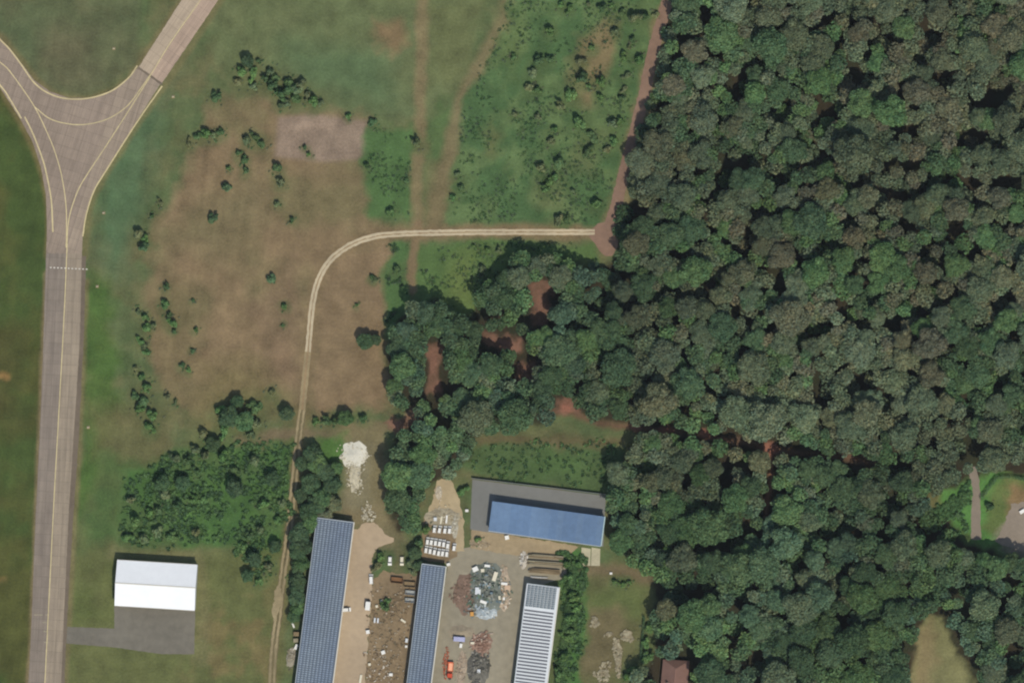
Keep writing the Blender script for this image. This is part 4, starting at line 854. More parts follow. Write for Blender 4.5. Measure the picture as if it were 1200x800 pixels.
def house():
    H, HR = 3.2, 6.0
    c = W(790, 806); t = empty('house', c); tag(t, 'house with hipped reddish brown roof at the bottom edge', 'house')
    def q(x, y, z): p = W(x, y, z) - c; return (p.x, p.y, z)
    nw, ne, se, sw = (777, 772), (808, 774), (803, 838), (771, 836)
    mb = MB(); ins = [(779, 774.5), (805.8, 776), (801, 836), (773.5, 834)]
    mb.prism([q(x, y, H)[:2] for x, y in ins][::-1], 0, H - .05); mb.build('wall', MATS['plaster'], t)
    n, s_ = (792, 783), (787.5, 826)
    for pts in ([nw, sw, s_, n], [ne, n, s_, se], [nw, n, ne], [sw, se, s_]):
        zs = [HR if p in (n, s_) else H for p in pts]; top = [q(p[0], p[1], z) for p, z in zip(pts, zs)]; bot = [(a, b, z - .14) for a, b, z in top]; k = len(top)
        m2 = MB(); m2.add(bot + top, [tuple(range(k - 1, -1, -1)), tuple(range(k, 2 * k))] + [(i, (i + 1) % k, k + (i + 1) % k, k + i) for i in range(k)])
        r = m2.build('roof', M_TILE, t)
    m2 = MB(); m2.tube(q(n[0], n[1], HR + .02), q(s_[0], s_[1], HR + .02), .16, None, 6); m2.build('ridge_cap', MATS['ridge_tile'], t)
    p = q(783, 800, 0); m2 = MB(); m2.box((p[0], p[1], 5.4), (.8, .8, 2.6)); m2.build('chimney', MATS['plaster'], t)
surf('plaster', (196, 184, 166), 0.9, 0.08, 0.8); surf('ridge_tile', (150, 116, 104), 0.85, 0.1, 1.0)
house()

def hedge(name, label, pts, wd, h, tint, n_per_m=60):
    P = [W(*p) for p in pts]; t0 = P[0].copy(); rng = np.random.default_rng(int(pts[0][0]))
    lobes = []
    for i in range(len(P) - 1):
        d = P[i + 1] - P[i]; n = max(2, int(d.length / (wd * .45)))
        for k in range(n):
            c = P[i] + d * k / n - t0; lobes.append((c.x + rng.normal(0, .08), c.y + rng.normal(0, .08), h * .55, wd * rng.uniform(.5, .65), h / wd * .75))
    tot = sum((P[i + 1] - P[i]).length for i in range(len(P) - 1))
    v, f, c = leaf_cloud(rng, lobes, int(tot * n_per_m), .2, .6); v[:, 2] = np.maximum(v[:, 2], 0)
    o = link_mesh(name, np_mesh(name, v, f, LEAF, c)); o.location = t0; o.color = tint_of(tint, random.Random(4)); tag(o, label, 'hedge'); return o
hedge('garden_hedge', 'dark clipped hedge around the garden lawn at the right edge', [(1150, 583), (1158, 572), (1168, 559), (1182, 558), (1210, 562)], 1.6, 2.2, 'dark green')
hedge('field_hedge', 'thin dark hedge at the right of the brown clearing', [(755, 722), (753, 745), (751, 775)], 1.0, 1.8, 'dark green')
hedge('yard_hedge', 'leafy hedge between the striped shed and the brown clearing', [(671, 664), (668, 700), (662, 745), (654, 805)], 3.2, 2.0, 'fresh green', 120)

# ------------------------------------------------------------------ vehicles
def car_parts(L=4.2, Wd=1.75, van=False):
    """x forward"""
    body = MB()
    prof = [(-L / 2, .35), (-L / 2, .95), (-L / 2 + .1, 1.0), (L / 2 - (1.0 if not van else .8), 1.0), (L / 2 - .1, .8), (L / 2, .65), (L / 2, .3)]
    n = len(prof); vs = [(x, -Wd / 2, z) for x, z in prof] + [(x, Wd / 2, z) for x, z in prof]
    body.add(vs, [tuple(range(n)), tuple(range(2 * n - 1, n - 1, -1))] + [(i, n + i, n + (i + 1) % n, (i + 1) % n) for i in range(n)])
    hr = 1.5 if not van else 2.0; x0, x1 = -L / 2 + .12, L / 2 - (1.05 if not van else .75); a, b = Wd / 2 - .05, Wd / 2 - .2
    lean = .55 if not van else .35
    gl = MB(); gl.add([(x0, -a, 1.0), (x1, -a, 1.0), (x1, a, 1.0), (x0, a, 1.0), (x0 + .12, -b, hr - .06), (x1 - lean, -b, hr - .06), (x1 - lean, b, hr - .06), (x0 + .12, b, hr - .06)],
           [(0, 1, 5, 4), (1, 2, 6, 5), (2, 3, 7, 6), (3, 0, 4, 7), (4, 5, 6, 7)])
    rf = MB(); rf.add([(x0 + .05, -b - .03, hr - .06), (x1 - lean - .05, -b - .03, hr - .06), (x1 - lean - .05, b + .03, hr - .06), (x0 + .05, b + .03, hr - .06),
                       (x0 + .12, -b + .04, hr), (x1 - lean - .12, -b + .04, hr), (x1 - lean - .12, b - .04, hr), (x0 + .12, b - .04, hr)],
           [(3, 2, 1, 0), (4, 5, 6, 7), (0, 1, 5, 4), (1, 2, 6, 5), (2, 3, 7, 6), (3, 0, 4, 7)])
    wh = []
    for sx in (-1, 1):
        for sy in (-1, 1): m = MB(); x = sx * (L / 2 - .8); m.tube((x, sy * (Wd / 2 - .2), .31), (x, sy * (Wd / 2 + .01), .31), .31, None, 12); wh.append(m)
    return body, gl, rf, wh
def make_proto(van, paint, L, Wd):
    b, g, r, wh = car_parts(L, Wd, van)
    return [('body', b.mesh('body', paint, .04)), ('window_band', g.mesh('window_band', M_GLASS)), ('roof', r.mesh('roof', paint, .02))] + [('wheel', m.mesh('wheel', M_RUBBER)) for m in wh]
PROTO = {'car': make_proto(False, M_CARW, 4.1, 1.75), 'cream': make_proto(False, M_CARC, 4.2, 1.75), 'van': make_proto(True, M_CARW, 4.6, 1.85), 'small': make_proto(True, M_CARW, 3.5, 1.62)}
def put_car(kind, px, py, ang, label, name='parked_car', cat='car', group=None):
    p = W(px, py, .7); t = empty(name, (p.x, p.y, .05), R(ang)); tag(t, label, cat, group)
    for nm, me in PROTO[kind]:
        o = bpy.data.objects.new(nm, me); COL.objects.link(o); o.parent = t
    return t
put_car('car', 457, 657, -93, 'white car parked on the weeds left of a cream car')
put_car('cream', 471, 657, -92, 'cream car parked on the weeds right of a white car')
put_car('van', 435, 678, 92, 'white van parked alone on the right edge of the tan lane', 'parked_van', 'van')
put_car('van', 405.5, 714, 4, 'white van poking out from under the wide solar roof', 'parked_van', 'van')
ORD = ['first', 'second', 'third', 'fourth', 'fifth', 'sixth', 'seventh', 'eighth', 'ninth', 'tenth', 'eleventh', 'twelfth', 'thirteenth']
G = 'white cars parked in rows above the narrow solar shed'
rowA = [(509.3, 619.4), (515.4, 619.8), (521.7, 620.2), (527, 620.4)]
rowB = [(501.2, 633.4), (505.8, 634), (510.6, 634.7), (515.4, 635.5), (520.2, 636.3), (525, 638), (532.4, 640.6)]
rowC = [(499.6, 643.2), (504.4, 644.2), (509.4, 645.4), (514.4, 646.6), (519, 647), (523.8, 647.6)]
for row, nm in ((rowA, 'top'), (rowB, 'middle'), (rowC, 'lowest')):
    for k, (x, y) in enumerate(row): put_car('small', x, y, 82 + prng.uniform(-3, 3), f'white parked car, {ORD[k]} from left in the {nm} row of white cars', group=G)

def box_truck():
    p = W(431.2, 709.5, 1.3); t = empty('box_trailer', (p.x, p.y, .05), R(84)); tag(t, 'plain white box trailer standing on the tan lane', 'trailer')
    MB().box((0, 0, 1.65), (4.0, 2.2, 2.1)).build('body', M_CARW, t, .05); MB().box((0, 0, .52), (3.8, 1.8, .14)).build('chassis', M_DARK, t)
    MB().tube((2.0, 0, .55), (3.3, 0, .5), .07, None, 6).build('drawbar', M_DARK, t)
    for s in (-1, 1): MB().tube((-.2, s * .85, .4), (-.2, s * 1.06, .4), .4, None, 12).build('wheel', M_RUBBER, t)
box_truck()
def orange_truck():
    p = W(528, 783, 1.2); t = empty('tipper_truck', (p.x, p.y, .05), R(-95)); tag(t, 'orange tipper truck with red cab at the bottom of the asphalt yard', 'truck')
    MB().box((1.2, 0, .8), (8.2, 1.1, .25)).build('chassis', M_DARK, t)
    mb = MB(); mb.box((-.8, 0, 1.1), (4.6, 2.5, .16)); b = mb.build('bed', M_ORANGE, t)
    for (c, d) in (((-.8, 1.2, 1.6), (4.6, .1, .9)), ((-.8, -1.2, 1.6), (4.6, .1, .9)), ((1.45, 0, 1.75), (.1, 2.3, 1.2)), ((-3.05, 0, 1.55), (.1, 2.3, .8))): MB().box(c, d).build('side_board', M_ORANGE, b)
    mb = MB(); mb.box((-.8, 0, 1.45), (4.3, 2.2, .5), taper=.8); mb.build('load', MATS['orange_load'], t)
    c = MB(); c.add([(2.2, -1.15, .9), (4.6, -1.15, .9), (4.6, 1.15, .9), (2.2, 1.15, .9), (2.2, -1.1, 2.7), (4.1, -1.1, 2.7), (4.1, 1.1, 2.7), (2.2, 1.1, 2.7)], [(3, 2, 1, 0), (4, 5, 6, 7), (0, 1, 5, 4), (1, 2, 6, 5), (2, 3, 7, 6), (3, 0, 4, 7)])
    cab = c.build('cab', M_REDP, t, .06)
    m = MB(); m.add([(4.50, -.95, 1.5), (4.50, .95, 1.5), (4.24, .92, 2.5), (4.24, -.92, 2.5)], [(0, 1, 2, 3)]); m.build('windscreen', M_GLASS, cab)
    for x in (-2.2, -.9, 3.5):
        for s in (-1, 1): MB().tube((x, s * .85, .5), (x, s * 1.15, .5), .5, None, 14).build('wheel', M_RUBBER, t)
surf('orange_load', (246, 176, 140), 0.85, 0.15, 1.2); orange_truck()

def skip(px, py, l, w_, ang, label, m=M_RUST, h=1.5):
    p = W(px, py, h); t = empty('skip_container', (p.x, p.y, .05), R(ang)); tag(t, label, 'skip', 'open steel skips')
    f = MB(); f.box((0, 0, .1), (l - .3, w_ - .2, .12)); f.build('floor', m, t)
    for s in (-1, 1):
        MB().box((0, s * (w_ / 2 - .05), h / 2), (l, .1, h - .04)).build('side_wall', m, t); MB().box((s * (l / 2 - .05), 0, h / 2), (.1, w_ - .2, h - .06)).build('end_wall', m, t)
        MB().box((0, s * (w_ / 2), h), (l + .1, .14, .12)).build('rim', m, t)
        for k in range(5): MB().box((-l / 2 + l * (k + .5) / 5, s * (w_ / 2 + .06), h / 2), (.12, .11, h - .1)).build('rib', m, t)
    return t
skip(465, 679.5, 5.6, 2.6, -6, 'rusty brown open skip below the two cars on the weeds')
skip(480, 684.5, 5.4, 2.4, -4, 'rusty brown open skip touching the narrow solar shed', M_WOOD)
skip(480.5, 694, 4.6, 1.9, -5, 'upper grey skip beside the narrow solar shed', M_STEEL, 1.2); skip(480, 703, 4.4, 1.9, -5, 'lower grey skip beside the narrow solar shed', M_STEEL, 1.2)
def container(px, py, l, w_, h, ang, label, m, name='shipping_container'):
    p = W(px, py, h); t = empty(name, (p.x, p.y, .05), R(ang)); tag(t, label, 'container')
    MB().box((0, 0, h / 2), (l - .1, w_ - .1, h - .06)).build('body', m, t)
    mb = MB(); n = int(l / .45)
    for k in range(n):
        x = -l / 2 + l * (k + .5) / n
        for s in (-1, 1): mb.box((x, s * (w_ / 2 - .02), h / 2), (.2, .07, h - .25))
        mb.box((x, 0, h - .015), (.2, w_ - .25, .05))
    tag(mb.build('corrugation', m, t), kind='stuff')
    for sx in (-1, 1):
        for sy in (-1, 1): MB().box((sx * (l / 2 - .06), sy * (w_ / 2 - .06), h / 2), (.14, .14, h)).build('corner_post', m, t)
        MB().box((l / 2 - .02, sx * w_ / 4, h / 2), (.06, w_ / 2 - .2, h - .3)).build('door', m, t)
container(538, 748.5, 5.3, 2.2, 2.2, -4, 'lilac container beside the grey mound in the asphalt yard', M_LILAC)
container(347, 742.5, 2.6, 2.0, 1.9, -2, 'upper beige cabin against the wide solar shed', M_WOOD, 'store_cabin'); container(346.5, 750, 2.3, 1.9, 1.8, 3, 'lower beige cabin against the wide solar shed', M_CONC2, 'store_cabin')

# ---- stacks of timber and sections between the blue building and the striped shed
def stack(px, py, l, w_, h, ang, label, m, seed):
    rng = random.Random(seed); p = W(px, py, h / 2); t = empty('material_stack', (p.x, p.y, .05), R(ang)); tag(t, label, 'stack', 'stacks of building material below the blue building')
    for k in (-.4, 0, .4): MB().box((l * k, 0, .08), (.18, w_, .16)).build('bearer', M_DARK, t)
    n = 7
    for lay in range(3):
        for i in range(n):
            if lay == 2 and rng.random() < .35: continue
            y = -w_ / 2 + w_ * (i + .5) / n; ll = l * rng.uniform(.7, 1.0)
            MB().box((rng.uniform(-.5, .5) * (l - ll), y, .16 + (lay + .5) * (h - .16) / 3), (ll, w_ / n - .05, (h - .16) / 3 - .02), rng.uniform(-.01, .01)).build('beam', rng.choice([m, M_WOOD, M_CONC2]), t)
stack(640, 652, 17, 1.6, 1.6, -4, 'top long stack of brown beams below the blue building', M_WOOD, 1)
stack(639, 660, 17.5, 2.0, 1.6, -4, 'middle long stack of brown beams below the blue building', M_RUST, 2)
stack(638, 669, 15, 2.2, 1.5, -4, 'lowest long stack of beams just above the striped shed', M_WOOD, 3)
stack(632, 676.5, 8.4, .9, .9, -4, 'short stack of white beams against the striped shed', M_CARW, 4)

def heap(name, label, cat, px, py, rx, ry, h, n, cols, ang=0, smin=.3, smax=1.3, seed=0, long=1.0, kind='stuff'):
    """tangle of scrap pieces lying in a mound: one mass"""
    rng = np.random.default_rng(seed); c = W(px, py); mb = MB(); C = []
    mean = np.mean([lin(q) for q in cols], 0) * KA
    if h > .5:
        K = 30; vs = [(0, 0, h * .55)]; C.append(mean * .8)
        for q in (.35, .7, 1.0):
            for i in range(K):
                a = 6.283 * i / K; w_ = q * (.92 + .2 * rng.random()); vs.append((rx * w_ * math.cos(a), ry * w_ * math.sin(a), h * .55 * (1 - q * q) + (rng.uniform(-.1, .12) if q < 1 else 0))); C.append(mean * rng.uniform(.7, 1.0))
        fs = [(0, 1 + i, 1 + (i + 1) % K, 1 + (i + 1) % K) for i in range(K)] + [(1 + j * K + i, 1 + (j + 1) * K + i, 1 + (j + 1) * K + (i + 1) % K, 1 + j * K + (i + 1) % K) for j in range(2) for i in range(K)]
        mb.add(vs, fs); n = int(n * .62)
    for i in range(n):
        r = math.sqrt(rng.random()); a = rng.uniform(0, 6.28); wo = 1 + .22 * math.sin(2 * a + seed) + .2 * math.sin(3 * a + seed * 2.3) + .12 * math.sin(5 * a + seed * 1.7); x, y = rx * r * wo * math.cos(a), ry * r * wo * math.sin(a)
        hh = h * (1 - r * r) * rng.uniform(.3, 1.0); d = (rng.uniform(smin, smax) * (long if rng.random() < .4 else 1), rng.uniform(smin, smax), rng.uniform(.12, .6))
        mb.box((x, y, max(hh, d[2] / 2)), d, rng.uniform(0, 3.14), rng.uniform(.8, 1), rng.normal(0, .3) * min(1, hh))
        cc = (lin(cols[int(rng.integers(len(cols)))]) * KA * .7 + mean * .3) * rng.uniform(.8, 1.12); C += [cc] * 8
    me = bpy.data.meshes.new(name); me.from_pydata(mb.v, [], [tuple(dict.fromkeys(q)) for q in mb.f]); me.update(); me.materials.append(M_HEAP)
    at = me.color_attributes.new('tint', 'FLOAT_COLOR', 'POINT'); c4 = np.ones((len(mb.v), 4), np.float32); c4[:, :3] = np.array(C); at.data.foreach_set('color', c4.ravel()); o = link_mesh(name, me); o.location = (c.x, c.y, .03); o.rotation_euler = (0, 0, R(ang)); tag(o, label, cat, kind=kind); return o
GREYS = [(150, 150, 140), (120, 124, 116), (96, 100, 92), (178, 176, 166), (84, 96, 80), (132, 128, 112)]
heap('scrap_heap', 'heap of grey and green scrap metal in the middle of the asphalt yard', 'heap', 570, 690, 8.5, 13, 2.6, 620, GREYS + [(78, 104, 80), (110, 134, 150)], 0, .3, 1.2, 1, 2.0)
heap('scrap_heap', 'reddish brown heap of flattened scrap left of the grey heap', 'heap', 546, 695, 5.5, 9.5, .8, 320, [(142, 118, 104), (128, 106, 92), (158, 132, 116), (112, 98, 84)], 0, .3, 1.2, 2, 1.6)
heap('scrap_heap', 'shiny pale scrap heap at the bottom of the grey heap', 'heap', 569, 715, 5.5, 4.0, 1.6, 170, [(196, 206, 212), (168, 184, 196), (210, 212, 208), (140, 150, 156)], 0, .3, 1.1, 3, 1.6)
heap('scrap_heap', 'tan and white clutter along the right side of the grey heap', 'heap', 591, 690, 2.8, 9.5, .9, 150, [(186, 164, 138), (206, 186, 160), (150, 124, 98), (222, 214, 200)], 0, .3, 1.2, 4, 1.6)
heap('scrap_heap', 'rusty tangle of scrap above the dark tyre heap', 'heap', 564, 753, 5.2, 4.8, 1.6, 260, [(134, 100, 84), (116, 88, 74), (168, 138, 122), (150, 116, 98), (196, 180, 164)], 0, .25, 1.0, 5, 3.0)
heap('scrap_heap', 'dark grey heap at the bottom right of the asphalt yard', 'heap', 561, 782, 5.4, 7.4, 1.8, 330, [(92, 90, 82), (70, 70, 64), (128, 124, 112), (88, 86, 84), (160, 156, 146)], 0, .3, 1.1, 6, 1.5)
heap('scrap_heap', 'pale tan strips of scrap between the truck and the dark heap', 'heap', 541, 782, 2.2, 8.0, .8, 120, [(178, 160, 138), (150, 130, 110), (196, 182, 164)], -6, .2, .6, 7, 4.0)
heap('scrap_heap', 'brown clutter scattered over the earth right of the tan lane', 'heap', 459, 735, 9.5, 25, .35, 430, [(132, 112, 84), (112, 94, 70), (160, 140, 112), (100, 92, 72), (186, 176, 158)], -7, .2, .9, 8, 1.8)
heap('scrap_heap', 'lower brown clutter at the bottom edge beside the narrow solar shed', 'heap', 447, 785, 8.5, 9, .4, 150, [(128, 106, 76), (110, 88, 62), (166, 150, 126), (212, 204, 190)], 0, .2, .9, 9, 2.0)
heap('scrap_heap', 'orange clutter around the tipper truck', 'heap', 522.5, 776, 1.4, 7, .5, 90, [(206, 112, 80), (176, 92, 66), (150, 104, 84)], -6, .2, .7, 10, 1.5)
heap('clutter', 'pale clutter beside the left wall of the wide solar shed', 'heap', 341, 770, 2.2, 4.6, .8, 70, [(180, 172, 150), (130, 120, 96), (206, 200, 188), (96, 90, 74)], -8, .3, .9, 11, 1.6)
heap('clutter', 'muddle of pale objects above the rows of white cars', 'heap', 519, 606, 8, 4.5, .8, 110, [(150, 136, 108), (206, 200, 182), (128, 114, 90), (186, 176, 150)], 0, .25, .9, 12, 1.5)
heap('clutter', 'pale pieces lying between the sandy path and the parked cars', 'heap', 533, 616, 1.6, 6.0, .9, 60, [(226, 222, 208), (180, 172, 150), (150, 140, 116)], 0, .25, .8, 13, 1.3)
heap('clutter', 'white flecked heap at the left end of the beam stacks', 'heap', 613.5, 656, 1.7, 4.2, 1.3, 120, [(228, 222, 210), (206, 196, 178), (150, 136, 116), (236, 232, 226)], -4, .25, .8, 14, 1.3)
heap('clutter', 'dusty clutter just below the blue building', 'heap', 562, 637, 4.4, 2.2, .6, 90, [(150, 132, 104), (130, 112, 86), (196, 184, 160)], -6, .2, .8, 15, 1.4)
heap('clutter', 'pale flakes beside the left end of the sandy path', 'heap', 514, 577, 1.6, 3.4, .6, 44, [(206, 196, 176), (160, 140, 116), (226, 218, 200)], 0, .2, .7, 16, 1.5)

for k, (x, y, rx, ry, n, lb) in enumerate(((735, 745, 2.6, 3.0, 150, 'upper broken pale concrete in the brown clearing'), (724, 768, 1.8, 8.5, 220, 'long strip of broken pale concrete in the brown clearing'), (697, 729, 2.2, 2.0, 60, 'pale gravel at the left of the brown clearing'), (707, 788, 4.0, 4.4, 130, 'pale gravel at the bottom of the brown clearing'), (713, 743, 2.6, .8, 30, 'thin line of pale gravel left of the broken concrete'))):
    heap('concrete_rubble', lb, 'rubble', x, y, rx, ry, .06, n, [(168, 160, 136), (150, 142, 118), (140, 128, 102)], 0, .3, 1.4, 40 + k, 1.0)
# mounds
def mound(name, label, cat, px, py, rx, ry, h, m, seed, ang=0):
    rng = np.random.default_rng(seed); n, k = 36, 9; c = W(px, py); v = [(0, 0, h)]; f = []
    for j in range(1, k + 1):
        for i in range(n):
            a = 2 * math.pi * i / n; w_ = 1 + .28 * (vnoise(np.array([math.cos(a) * 3 + 9]), np.array([math.sin(a) * 3 + 9]), 1.0, seed)[0] - .5) * 2 * (j / k) + rng.normal(0, .03)
            r = j / k; z = h * (1 - r) ** 1.2 + rng.normal(0, .05) * h * (1 - r); v.append((rx * r * w_ * math.cos(a), ry * r * w_ * math.sin(a), z if j < k else 0.0))
    f = [(0, 1 + i, 1 + (i + 1) % n) for i in range(n)]
    for j in range(k - 1):
        for i in range(n): a = 1 + j * n; f.append((a + i, a + n + i, a + n + (i + 1) % n, a + (i + 1) % n))
    me = bpy.data.meshes.new(name); me.from_pydata(v, [], f); me.update(); me.materials.append(m)
    for p in me.polygons: p.use_smooth = True
    o = link_mesh(name, me); o.location = (c.x, c.y, .04); o.rotation_euler = (0, 0, R(ang)); tag(o, label, cat); return o
mound('powder_mound', 'bright white powder mound on the earth above the wide solar shed', 'mound', 415, 533, 6.0, 6.6, 1.0, M_POWDER, 3)
mound('powder_mound', 'flat pale powder tail below the bright white mound', 'mound', 415.5, 558, 2.6, 7.0, .25, surf('thin_powder', (188, 180, 158), .95, .2, .6, .1, 1.5), 8)
heap('powder_spill', 'white powder crumbs trailing below the white mound', 'spill', 415, 560, 3.8, 8.5, .06, 120, [(210, 204, 186), (196, 188, 166), (176, 168, 140)], 0, .2, .9, 21, 1.0)
heap('powder_spill', 'white crumbs around the edge of the white mound', 'spill', 415, 536, 7.2, 7.6, .06, 130, [(214, 208, 190), (196, 188, 166), (182, 174, 148)], 0, .2, .9, 22, 1.0)
heap('powder_spill', 'pale chalky crumbs just above the tan lane', 'spill', 431, 601, 3.6, 4.0, .1, 110, [(180, 172, 150), (196, 188, 166)], 0, .2, .9, 23, 1.0)
mound('rubble_mound', 'grey rounded mound above the lilac container', 'mound', 541, 740, 5.4, 3.2, 1.2, surf('grey_rubble', (150, 138, 118), 0.95, 0.2, 0.8, 0.1, 2.0), 5)

# ---- separate pale pieces that stand out in the yards
def crate(px, py, l, w_, h, ang, label, m, name='crate', cat='crate'):
    p = W(px, py, h); t = empty(name, (p.x, p.y, .06), R(ang)); tag(t, label, cat)
    MB().box((0, 0, h / 2), (l - .06, w_ - .06, h - .04)).build('body', m, t, .02)
    for s in (-1, 1): MB().box((s * (l / 2 - .06), 0, h / 2), (.1, w_, h)).build('batten', m, t)
    MB().box((0, 0, h + .01), (l * .98, w_ * .98, .06)).build('lid', m, t)
    MB().box((0, 0, -.02), (l * .9, w_ * .9, .06)).build('skid', M_DARK, t)
for a in (
    (431, 740, 1.7, 1.7, 1.5, 10, 'small white crate at the right edge of the tan lane', M_CARW), (449, 764, 1.8, 1.7, 1.2, 20, 'white crate in the brown clutter, middle of the lower half', M_CARW),
    (458, 790, 1.7, 1.3, 1.0, 0, 'white crate near the bottom edge beside the narrow solar shed', M_CARW), (441.5, 710, 1.2, 1.2, .9, 15, 'small pale crate right of the white box trailer', M_CARC), (447, 703.5, 1.0, 1.0, .8, 0, 'tiny pale crate among weeds above the brown clutter', M_CARC),
    (433, 778, 1.2, 1.2, .9, 10, 'pale crate on the lower right edge of the tan lane', M_CARC), (557, 666.5, 2.6, 2.2, 1.6, 25, 'white crate at the upper left of the grey scrap heap', M_CARW), (565.5, 668, 1.6, 1.6, 1.4, 5, 'pale square crate at the top of the grey scrap heap', M_CARC),
    (571, 662.6, 2.6, 1.2, 1.4, -6, 'white oblong crate topping the grey scrap heap', M_CARW), (560, 692, 2.6, 3.4, 1.9, -3, 'large grey-white crate in the left of the grey scrap heap', M_ROOFLT), (553, 719, 1.6, 2.0, 1.3, 0, 'small orange crate left of the shiny scrap', surf('amber_paint', (206, 150, 76), .7, .1, 1.0)),
    (561, 786, 1.5, 1.7, 1.5, 0, 'pale crate standing in the dark heap', M_ROOFLT), (553.5, 753, 1.7, 1.1, 1.0, 0, 'pale crate at the left of the rusty tangle', M_CARC), (540, 756, 1.2, 2.0, 1.1, -8, 'white crate just below the lilac container', M_CARW),
    (591, 683.5, 3.0, 1.2, 1.1, -5, 'white oblong crate at the right of the grey scrap heap', M_CARW), (594.5, 688, 2.4, 2.2, 1.2, 0, 'pinkish crate at the right of the grey scrap heap', surf('pink_board', (206, 176, 150), .8, .1, 1.0)), (590.5, 701, 1.0, 1.3, .9, 0, 'small white crate low on the right of the grey scrap heap', M_CARW),
    (585.5, 700, 1.1, 1.8, 1.0, 4, 'narrow pale crate low on the right of the grey scrap heap', M_CARC), (594, 629.5, 1.9, 1.9, 1.4, 12, 'white crate on the dusty strip below the blue building', M_CARW), (525.5, 661, 1.6, 1.3, 1.2, 15, 'white crate at the top corner of the narrow solar shed', M_CARW),
    (476.5, 750, 1.2, 1.9, 1.2, -6, 'pale crate against the left wall of the narrow solar shed', M_ROOFLT), (476, 757, 1.1, 1.1, 1.0, 0, 'small white crate against the left wall of the narrow solar shed', M_CARW), (510, 608, 1.5, 1.7, 1.2, 0, 'pale square crate above the top row of white cars', M_ROOFLT),
    (1198, 599, 2.6, 1.6, 1.2, 30, 'white crate on the court at the right edge', M_CARW), (547, 598, 1.5, 1.2, 1.0, 0, 'white crate at the left edge of the paved court', M_CARW), (716, 671.5, 1.2, 1.0, .9, 0, 'white crate at the top of the brown clearing', M_CARW), (347, 757.5, 1.3, 2.6, 1.1, -25, 'tilted white crate beside the wide solar shed', M_CARW)):
    crate(*a)
def panel_pair(px, py, ang, label):
    p = W(px, py, .4); t = empty('panel_stack', (p.x, p.y, .05), R(ang)); tag(t, label, 'stack')
    for s in (-1, 1): MB().box((0, s * .75, .3), (2.3, .75, .5)).build('panel', M_ROOFLT, t, .03)
    MB().box((0, 0, .04), (1.2, 2.0, .08)).build('bearer', M_DARK, t)
panel_pair(441, 726.5, 85, 'pair of parallel white slabs below the white box trailer')
def beam(px, py, l, w_, h, ang, label, m):
    p = W(px, py, h); t = empty('steel_beam', (p.x, p.y, .06), R(ang)); tag(t, label, 'beam')
    MB().box((0, 0, h - .06), (l, w_, .1)).build('flange', m, t); MB().box((0, 0, h / 2), (l, w_ * .3, h - .2)).build('web', m, t); MB().box((0, 0, .05), (l, w_, .1)).build('flange', m, t)
beam(580, 675, 4.4, 1.8, 1.9, 72, 'broad pale beam leaning at the upper right of the grey scrap heap', M_CARC); beam(566.5, 705, 3.2, 1.3, 1.8, -20, 'bright white beam above the shiny scrap', M_CARW)
beam(343.5, 732, 2.6, .7, .5, -68, 'thin white beam left of the wide solar shed', M_CARW); beam(422.5, 795, 4.0, 1.0, .5, 80, 'pale beam on the lane at the bottom edge', M_CARC); beam(472.5, 727, 2.6, .9, .7, -35, 'pale slanting beam in the middle of the brown clutter', M_CARC)
beam(517, 609, 3.6, .8, .7, 80, 'left pale beam above the top row of white cars', M_CARC); beam(523.3, 608, 3.8, .8, .7, 85, 'right pale beam above the top row of white cars', M_CARW)

# airfield marker pads
def marker(px, py, label):
    p = W(px, py); t = empty('airfield_marker', (p.x, p.y, 0)); tag(t, label, 'marker')
    MB().box((0, 0, .06), (1.4, 1.4, .16)).build('pad', MATS['worn_gravel'], t, .03); MB().tube((0, 0, .14), (0, 0, .5), .12, .12, 8).build('post', M_CARC, t); MB().box((0, 0, .7), (.9, .25, .5)).build('board', M_CARC, t, .02)
marker(114, 335.5, 'pale marker pad right of the dotted bar across the taxiway'); marker(121.5, 249.5, 'pale marker pad right of the junction fork'); marker(103.5, 500.5, 'pale marker pad right of the taxiway, level with the scrub'); marker(203, 113.5, 'pale marker pad right of the pale taxiway branch'); marker(133.5, 57, 'pale marker pad in the grass inside the junction')

# ------------------------------------------------------------------ labels that single out each tree and shrub
NUMW = ['', 'one', 'two', 'three', 'four', 'five', 'six', 'seven', 'eight', 'nine', 'ten', 'eleven', 'twelve']
def rank_labels(items, noun, where, group):
    cells = {}
    for it in items: cells.setdefault((where(it[1], it[2]), it[4]), []).append(it)
    for (reg, tint), its in cells.items():
        n = len(its); xs = [i[1] for i in its]; ys = [i[2] for i in its]; horiz = (max(xs) - min(xs)) >= (max(ys) - min(ys))
        its.sort(key=lambda i: i[1] if horiz else i[2])
        for k, it in enumerate(its):
            if n == 1: suf = ''
            elif n == 2: suf = ', ' + (('left' if k == 0 else 'right') if horiz else ('upper' if k == 0 else 'lower')) + ' of two'
            elif k == 0: suf = (', leftmost' if horiz else ', topmost') + f' of {NUMW[min(n, 12)]}'
            elif k == n - 1: suf = (', rightmost' if horiz else ', lowest') + f' of {NUMW[min(n, 12)]}'
            else: suf = f', {ORD[min(k, 12)]} from ' + ('left' if horiz else 'top')
            tag(it[0], f'{tint} {noun} {reg}{suf}', noun, group)
def forest_where(x, y):
    if x < 720 and y > 280: return ('near the bare red patches' if x > 545 else 'at the left tip of the forest') if y < 420 else ('between the red patches and the yard' if x > 545 else 'left of the sandy path')
    row = ['at the top edge', 'high up', 'above the middle', 'in the middle', 'just below the middle', 'around the forest path', 'low down', 'at the bottom edge'][max(0, min(7, int(y / 100)))]
    col = ['in the left forest', 'in the centre forest', 'in the right forest', 'at the right edge'][max(0, min(3, int((x - 720) / 120)))]
    return f'{row} {col}'
rank_labels(TREES[:NFOREST], 'tree', forest_where, 'broadleaf trees of the forest')
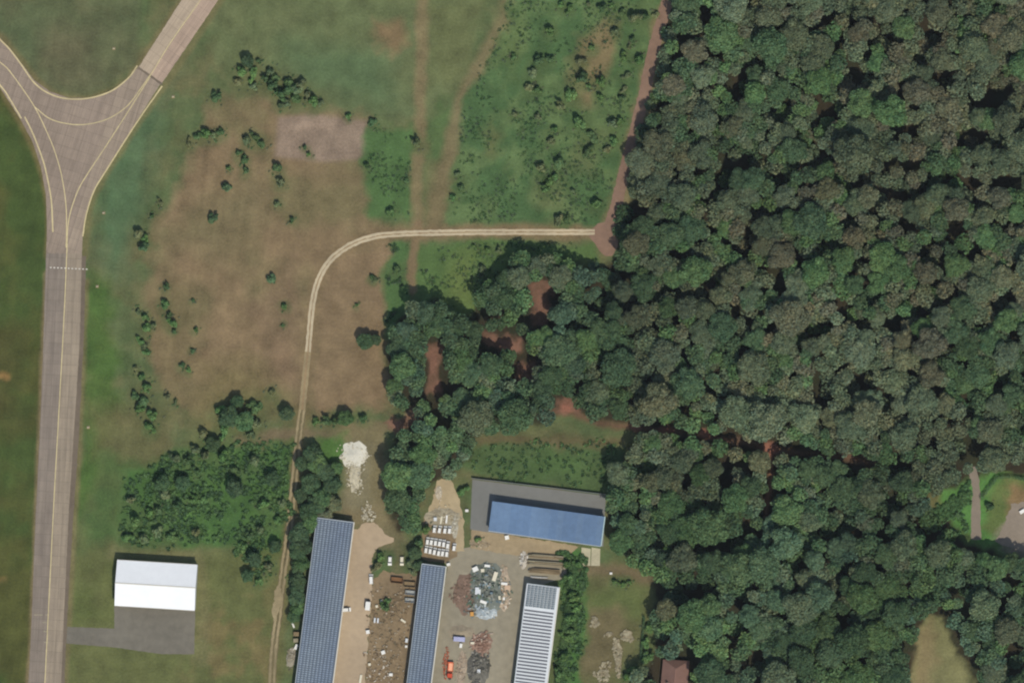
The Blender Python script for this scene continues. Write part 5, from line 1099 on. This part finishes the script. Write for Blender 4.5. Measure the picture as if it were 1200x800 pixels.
ANCH = [(255, 135, 'in the top left of the brown meadow'), (335, 105, 'just above the pinkish bare patch'), (340, 180, 'around the pinkish bare patch'), (180, 265, 'at the left edge of the brown meadow'), (190, 370, 'in the left hedge line'), (215, 430, 'in the lower left meadow'), (168, 470, 'below the left hedge line'), (325, 240, 'in the middle of the brown meadow'), (330, 360, 'left of the track bend'), (430, 340, 'inside the track bend'), (460, 215, 'on the narrow green strip'), (535, 220, 'at the left edge of the lush field'), (570, 300, 'just below the gravel track'),
        (660, 10, 'at the top of the lush field'), (740, 20, 'beside the top of the red track'), (735, 62, 'beside the upper red track'), (635, 75, 'in the upper left lush field'), (690, 90, 'on the brown patch of the lush field'), (730, 110, 'beside the middle red track'), (625, 120, 'in the left middle lush field'), (650, 160, 'in the centre of the lush field'), (700, 160, 'in the right middle lush field'), (650, 215, 'in the lower lush field'), (680, 245, 'at the bottom of the lush field'),
        (275, 485, 'at the bottom of the brown meadow'), (330, 470, 'where the gravel track turns dull'), (390, 492, 'along the cross path'), (210, 545, 'at the top of the scrub'), (190, 585, 'in the left scrub'), (170, 625, 'in the scrub just above the hangar'), (215, 625, 'in the scrub above the hangar roof'), (235, 585, 'in the middle of the scrub'), (275, 560, 'in the upper right scrub'), (320, 600, 'in the scrub beside the farm track'), (300, 660, 'at the lower tip of the scrub'), (368, 550, 'between farm track and white mound'), (362, 600, 'above the wide solar shed'), (350, 660, 'left of the wide solar shed'), (345, 695, 'between farm track and wide solar shed'), (450, 655, 'around the two cars on weeds'), (450, 708, 'in the brown clutter'), (490, 640, 'left of the white car rows'), (545, 575, 'beside the paved court'), (560, 632, 'below the blue building'), (670, 690, 'above the hedge middle by the striped shed'), (662, 760, 'along the lower hedge by the striped shed'), (672, 660, 'at the top end of the yard hedge'), (730, 683, 'at the top of the brown clearing'), (757, 750, 'along the thin hedge'), (738, 788, 'at the foot of the clearing'), (1160, 594, 'on the garden lawn'), (1122, 603, 'in the garden bushes')]
def anchor(x, y): return min(ANCH, key=lambda a: (a[0] - x) ** 2 + (a[1] - y) ** 2)[2]
rank_labels(TREES[NFOREST:], 'tree', anchor, 'trees standing outside the forest')
rank_labels(BUSHES, 'shrub', anchor, 'shrubs scattered over the fields')

# ------------------------------------------------------------------ the air between the ground and the aircraft
def haze():
    m = bpy.data.materials.new('thin_haze'); m.use_nodes = True; t = m.node_tree
    t.nodes.remove(t.nodes['Principled BSDF']); v = t.nodes.new('ShaderNodeVolumePrincipled')
    v.inputs['Color'].default_value = (.80, .88, .95, 1); v.inputs['Density'].default_value = 5.0e-6; v.inputs['Anisotropy'].default_value = 0.0
    t.links.new(v.outputs[0], t.nodes['Material Output'].inputs['Volume'])
    o = MB().box((0, 0, 2049.5), (22000, 22000, 4101)).build('haze', m); tag(o, 'thin even haze over the whole place', kind='stuff')
haze()
